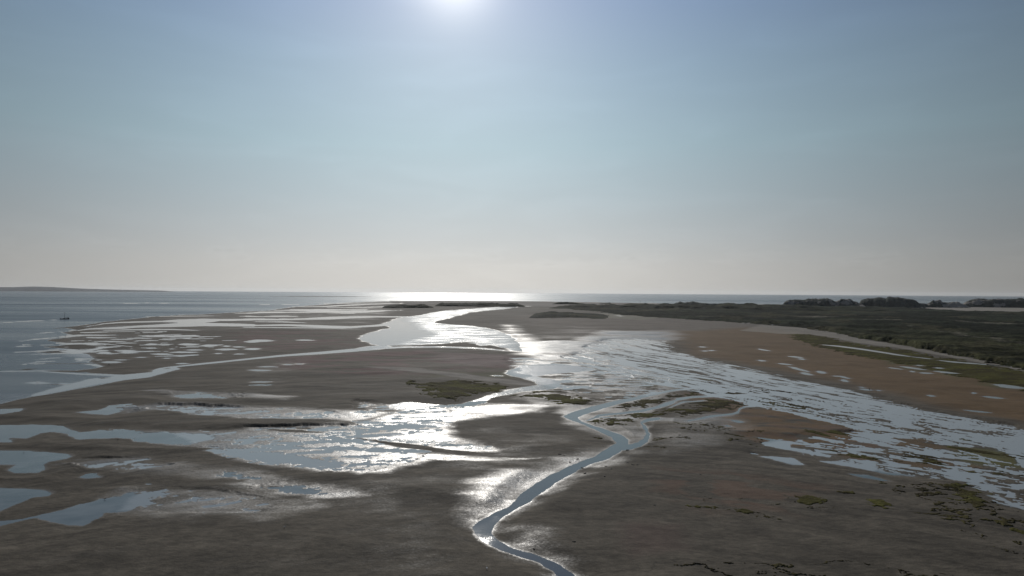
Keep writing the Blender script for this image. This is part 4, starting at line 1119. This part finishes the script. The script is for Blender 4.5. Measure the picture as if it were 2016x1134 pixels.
def person(stride, arm):
    root = empty('person', (0, 0, 0))
    V = [(0, 0, .95), (0, 0, 1.15), (0, 0, 1.38), (0, .01, 1.50), (0, 0, 1.60), (0, -.01, 1.72)]
    E = [(0, 1), (1, 2), (2, 3), (3, 4), (4, 5)]
    Rr = [(.15, .11), (.13, .10), (.17, .11), .055, (.075, .085), (.07, .085)]
    def add(p, q, r):
        V.append(p); Rr.append(r); E.append((q, len(V) - 1)); return len(V) - 1
    for s in (-1, 1):
        f = s * stride
        h = add((s * .10, 0, .88), 0, .095); k_ = add((s * .105, -.10 * abs(f) - .45 * f * .5, .49), h, .062)
        a_ = add((s * .105, -.5 * f + .02, .09), k_, .042); add((s * .115, -.5 * f - .15, .045), a_, .038)
        sh = add((s * .19, 0, 1.40), 2, .065); el = add((s * .25, .10 * f * 2 + .02, 1.12), sh, .048)
        wr = add((s * .25, .35 * f * 2 * arm - .06, .88), el, .032); hd = add((s * .25, .40 * f * 2 * arm - .08, .80), wr, (.022, .04))
        for q in range(4):
            add((s * (.235 + .0), .40 * f * 2 * arm - .115 + .022 * q, .715 + .008 * abs(q - 1.5)), hd, .010)
        add((s * .225, .40 * f * 2 * arm - .125, .775), hd, .011)
    skinned('body', V, E, Rr, M_SKIN, root)
    # coat and trousers follow the body
    Vc = [(0, 0, .92), (0, 0, 1.12), (0, 0, 1.38), (0, .01, 1.47)]; Ec = [(0, 1), (1, 2), (2, 3)]; Rc = [(.19, .14), (.17, .135), (.20, .14), .075]
    for s in (-1, 1):
        f = s * stride
        Vc += [(s * .20, 0, 1.39), (s * .255, .10 * f * 2 + .02, 1.12), (s * .255, .35 * f * 2 * arm - .055, .90)]
        n_ = len(Vc); Ec += [(2, n_ - 3), (n_ - 3, n_ - 2), (n_ - 2, n_ - 1)]; Rc += [.08, .064, .048]
    skinned('coat', Vc, Ec, Rc, M_COAT, root)
    Vt = [(0, 0, .96)]; Et = []; Rt = [(.165, .125)]
    for s in (-1, 1):
        f = s * stride
        Vt += [(s * .10, 0, .86), (s * .105, -.10 * abs(f) - .45 * f * .5, .49), (s * .105, -.5 * f + .02, .12)]
        n_ = len(Vt); Et += [(0, n_ - 3), (n_ - 3, n_ - 2), (n_ - 2, n_ - 1)]; Rt += [.115, .082, .062]
    skinned('trousers', Vt, Et, Rt, M_TROUS, root)
    skinned('hair', [(0, .02, 1.66), (0, .015, 1.745), (0, .03, 1.60)], [(0, 1), (0, 2)], [(.088, .09), (.078, .085), (.06, .05)], M_HAIR, root)
    return root


for px, py, st, rz, lab in ((214.5, 720, .12, .3, 'person in dark clothes standing on the dry mud right of two bright pools'),
                            (128.6, 663, .10, 1.2, 'tiny dark person wading at the edge of the sea on the left'),
                            (1171, 710, .22, 2.0, 'person in dark clothes walking on a dry strip among the wet ground in the middle'),
                            (1711.5, 768.8, .30, 0.4, 'person in dark clothes walking beside the marsh band on the right')):
    p = person(st, .5)
    x_, y_ = ground_at(px, py)
    p.location = (float(x_), float(y_), gz(px, py) + 0.01); p.rotation_euler = (0, 0, rz); p.scale = (1.02,) * 3
    tag(p, lab, 'person', 'people out on the tidal flat')

# ---- waders and gulls
M_BIRD = solid('dark_plumage', (0.02, 0.018, 0.016), 0.8); M_WHITE = solid('white_plumage', (0.75, 0.74, 0.72), 0.8); M_BEAK = solid('beak', (0.10, 0.04, 0.02), 0.6)


def bird(mat, sc_):
    root = empty('bird', (0, 0, 0))
    skinned('body', [(0, 0, .20), (.10, 0, .22), (.17, 0, .27), (.20, 0, .33), (.24, 0, .335), (-.10, 0, .20), (-.20, 0, .19)], [(0, 1), (1, 2), (2, 3), (3, 4), (0, 5), (5, 6)],
            [.075, .06, .035, .032, .02, .055, .015], mat, root)
    for s in (-1, 1):
        skinned('wing', [(.08, s * .06, .235), (-.06, s * .065, .23), (-.22, s * .03, .20)], [(0, 1), (1, 2)], [(.03, .015), (.045, .015), (.012, .008)], mat, root)
        bm = bmesh.new(); tube(bm, (0, s * .03, .15), (.01, s * .03, 0), .008, .006, 6); tube(bm, (.0, s * .03, .006), (.05, s * .03, .006), .01, .005, 6); mesh_obj('leg', bm, M_BEAK, root)
    bm = bmesh.new(); tube(bm, (.255, 0, .333), (.33, 0, .322), .012, .004, 6); mesh_obj('beak', bm, M_BEAK, root)
    root.scale = (sc_,) * 3
    return root


for px, py, mat, s_, rz, lab in ((232, 867.5, M_BIRD, 1.5, .4, 'small dark bird standing on the mud just below the long water lobe'),
                                 (47, 892, M_BIRD, 1.3, 2.4, 'small dark bird standing in the near left lobe of water'),
                                 (206.5, 984, M_BIRD, 1.4, 1.0, 'small dark bird standing on the lowest bluish pool at left'),
                                 (221.5, 847, M_BIRD, 1.2, 3.0, 'small dark bird near the top edge of the long water lobe'),
                                 (560, 1047.5, M_WHITE, 1.2, .2, 'tiny white gull on the open dark mud at lower left'),
                                 (958.5, 1130, M_WHITE, 1.5, 1.7, 'white gull on the mud at the bottom edge left of the creek')):
    o = bird(mat, s_); x_, y_ = ground_at(px, py)
    o.location = (float(x_), float(y_), gz(px, py) + 0.01); o.rotation_euler = (0, 0, rz)
    tag(o, lab, 'bird', 'birds resting on the flat')

# ---- dark clods of mud and shells beside the creek
M_CLOD = solid('mud_clod', (0.028, 0.024, 0.020), 0.85)
protos = []
for k in range(4):
    bm = bmesh.new(); bmesh.ops.create_icosphere(bm, subdivisions=3, radius=1)
    rr_ = random.Random(k)
    ph = [(rr_.uniform(0, 6), rr_.uniform(0, 6), rr_.uniform(1.4, 3.6), rr_.uniform(1.4, 3.6), rr_.uniform(.06, .18)) for _ in range(7)]
    for v in bm.verts:
        d = 1 + sum(a * math.sin(f1 * v.co.x + p1) * math.sin(f2 * v.co.y + p2 + v.co.z) for p1, p2, f1, f2, a in ph)
        v.co = Vector((v.co.x * d * 1.0, v.co.y * d * .6, max(v.co.z, -.3) * d * .45))
    me = bpy.data.meshes.new('clod'); bm.to_mesh(me); bm.free()
    for p in me.polygons: p.use_smooth = True
    me.materials.append(M_CLOD); protos.append(me)
CL = ((1101.6, 896.4, .45, 'left of the creek, alone on the pale bank'), (1111, 899.2, .42, 'just right of another clod on the pale left bank'),
      (1137, 904.4, .5, 'on the left creek bank, upper of two by the water'), (1122, 910.5, .5, 'on the left creek bank, lower of two by the water'),
      (1235.5, 886.6, .55, 'on the sand spit below the side creek mouth'), (1146, 921.4, .5, 'at the right water edge of the straight reach'),
      (1152, 934, .6, 'on dark mud right of the straight creek reach'), (1246, 918.6, .5, 'on dark mud well right of the creek'), (1255, 918.8, .4, 'rightmost of a close pair well right of the creek'),
      (1193, 921, .35, 'small, between the creek and the far right clods'), (1190.5, 946, .6, 'on dark mud below the others right of the creek'),
      (1236.5, 914, .35, 'small, highest of the group right of the creek'), (1204, 929.6, .4, 'in the middle of the group right of the creek'),
      (1130, 1074, .35, 'on mud right of the lower creek bend'), (1051, 1082, .35, 'on shining mud above the lowest creek reach'), (1289, 1002, .3, 'alone on the wide mud right of the lower creek'),
      (1379, 939, .35, 'on the brown mud far right of the creek'))
for k, (px, py, s_, where) in enumerate(CL):
    o = bpy.data.objects.new('clod', protos[k % 4]); COL.objects.link(o)
    x_, y_ = ground_at(px, py)
    o.location = (float(x_), float(y_), gz(px, py) + .05 * s_); o.scale = (s_ * 1.2, s_, s_ * .8); o.rotation_euler = (0, 0, k * 1.7)
    tag(o, 'dark mud clod ' + where, 'clod', 'dark clods of mud near the creek')

# ------------------------------------------------------------------ sea air
m = bpy.data.materials.new('air'); m.use_nodes = True
t = m.node_tree; t.nodes.clear()
ov = t.nodes.new('ShaderNodeOutputMaterial'); pv = t.nodes.new('ShaderNodeVolumePrincipled')
pv.inputs['Color'].default_value = (0.93, 0.965, 1.0, 1); pv.inputs['Density'].default_value = 1.1e-5; pv.inputs['Anisotropy'].default_value = 0.45
t.links.new(pv.outputs[0], ov.inputs['Volume'])
bm = bmesh.new(); bmesh.ops.create_cube(bm, size=1)
for v in bm.verts:
    v.co = Vector((v.co.x * 90000, v.co.y * 90000, -3.5 if v.co.z < 0 else 175))
hz = mesh_obj('haze', bm, m, None, False); hz['kind'] = 'stuff'; hz['label'] = 'thin pale sea haze'
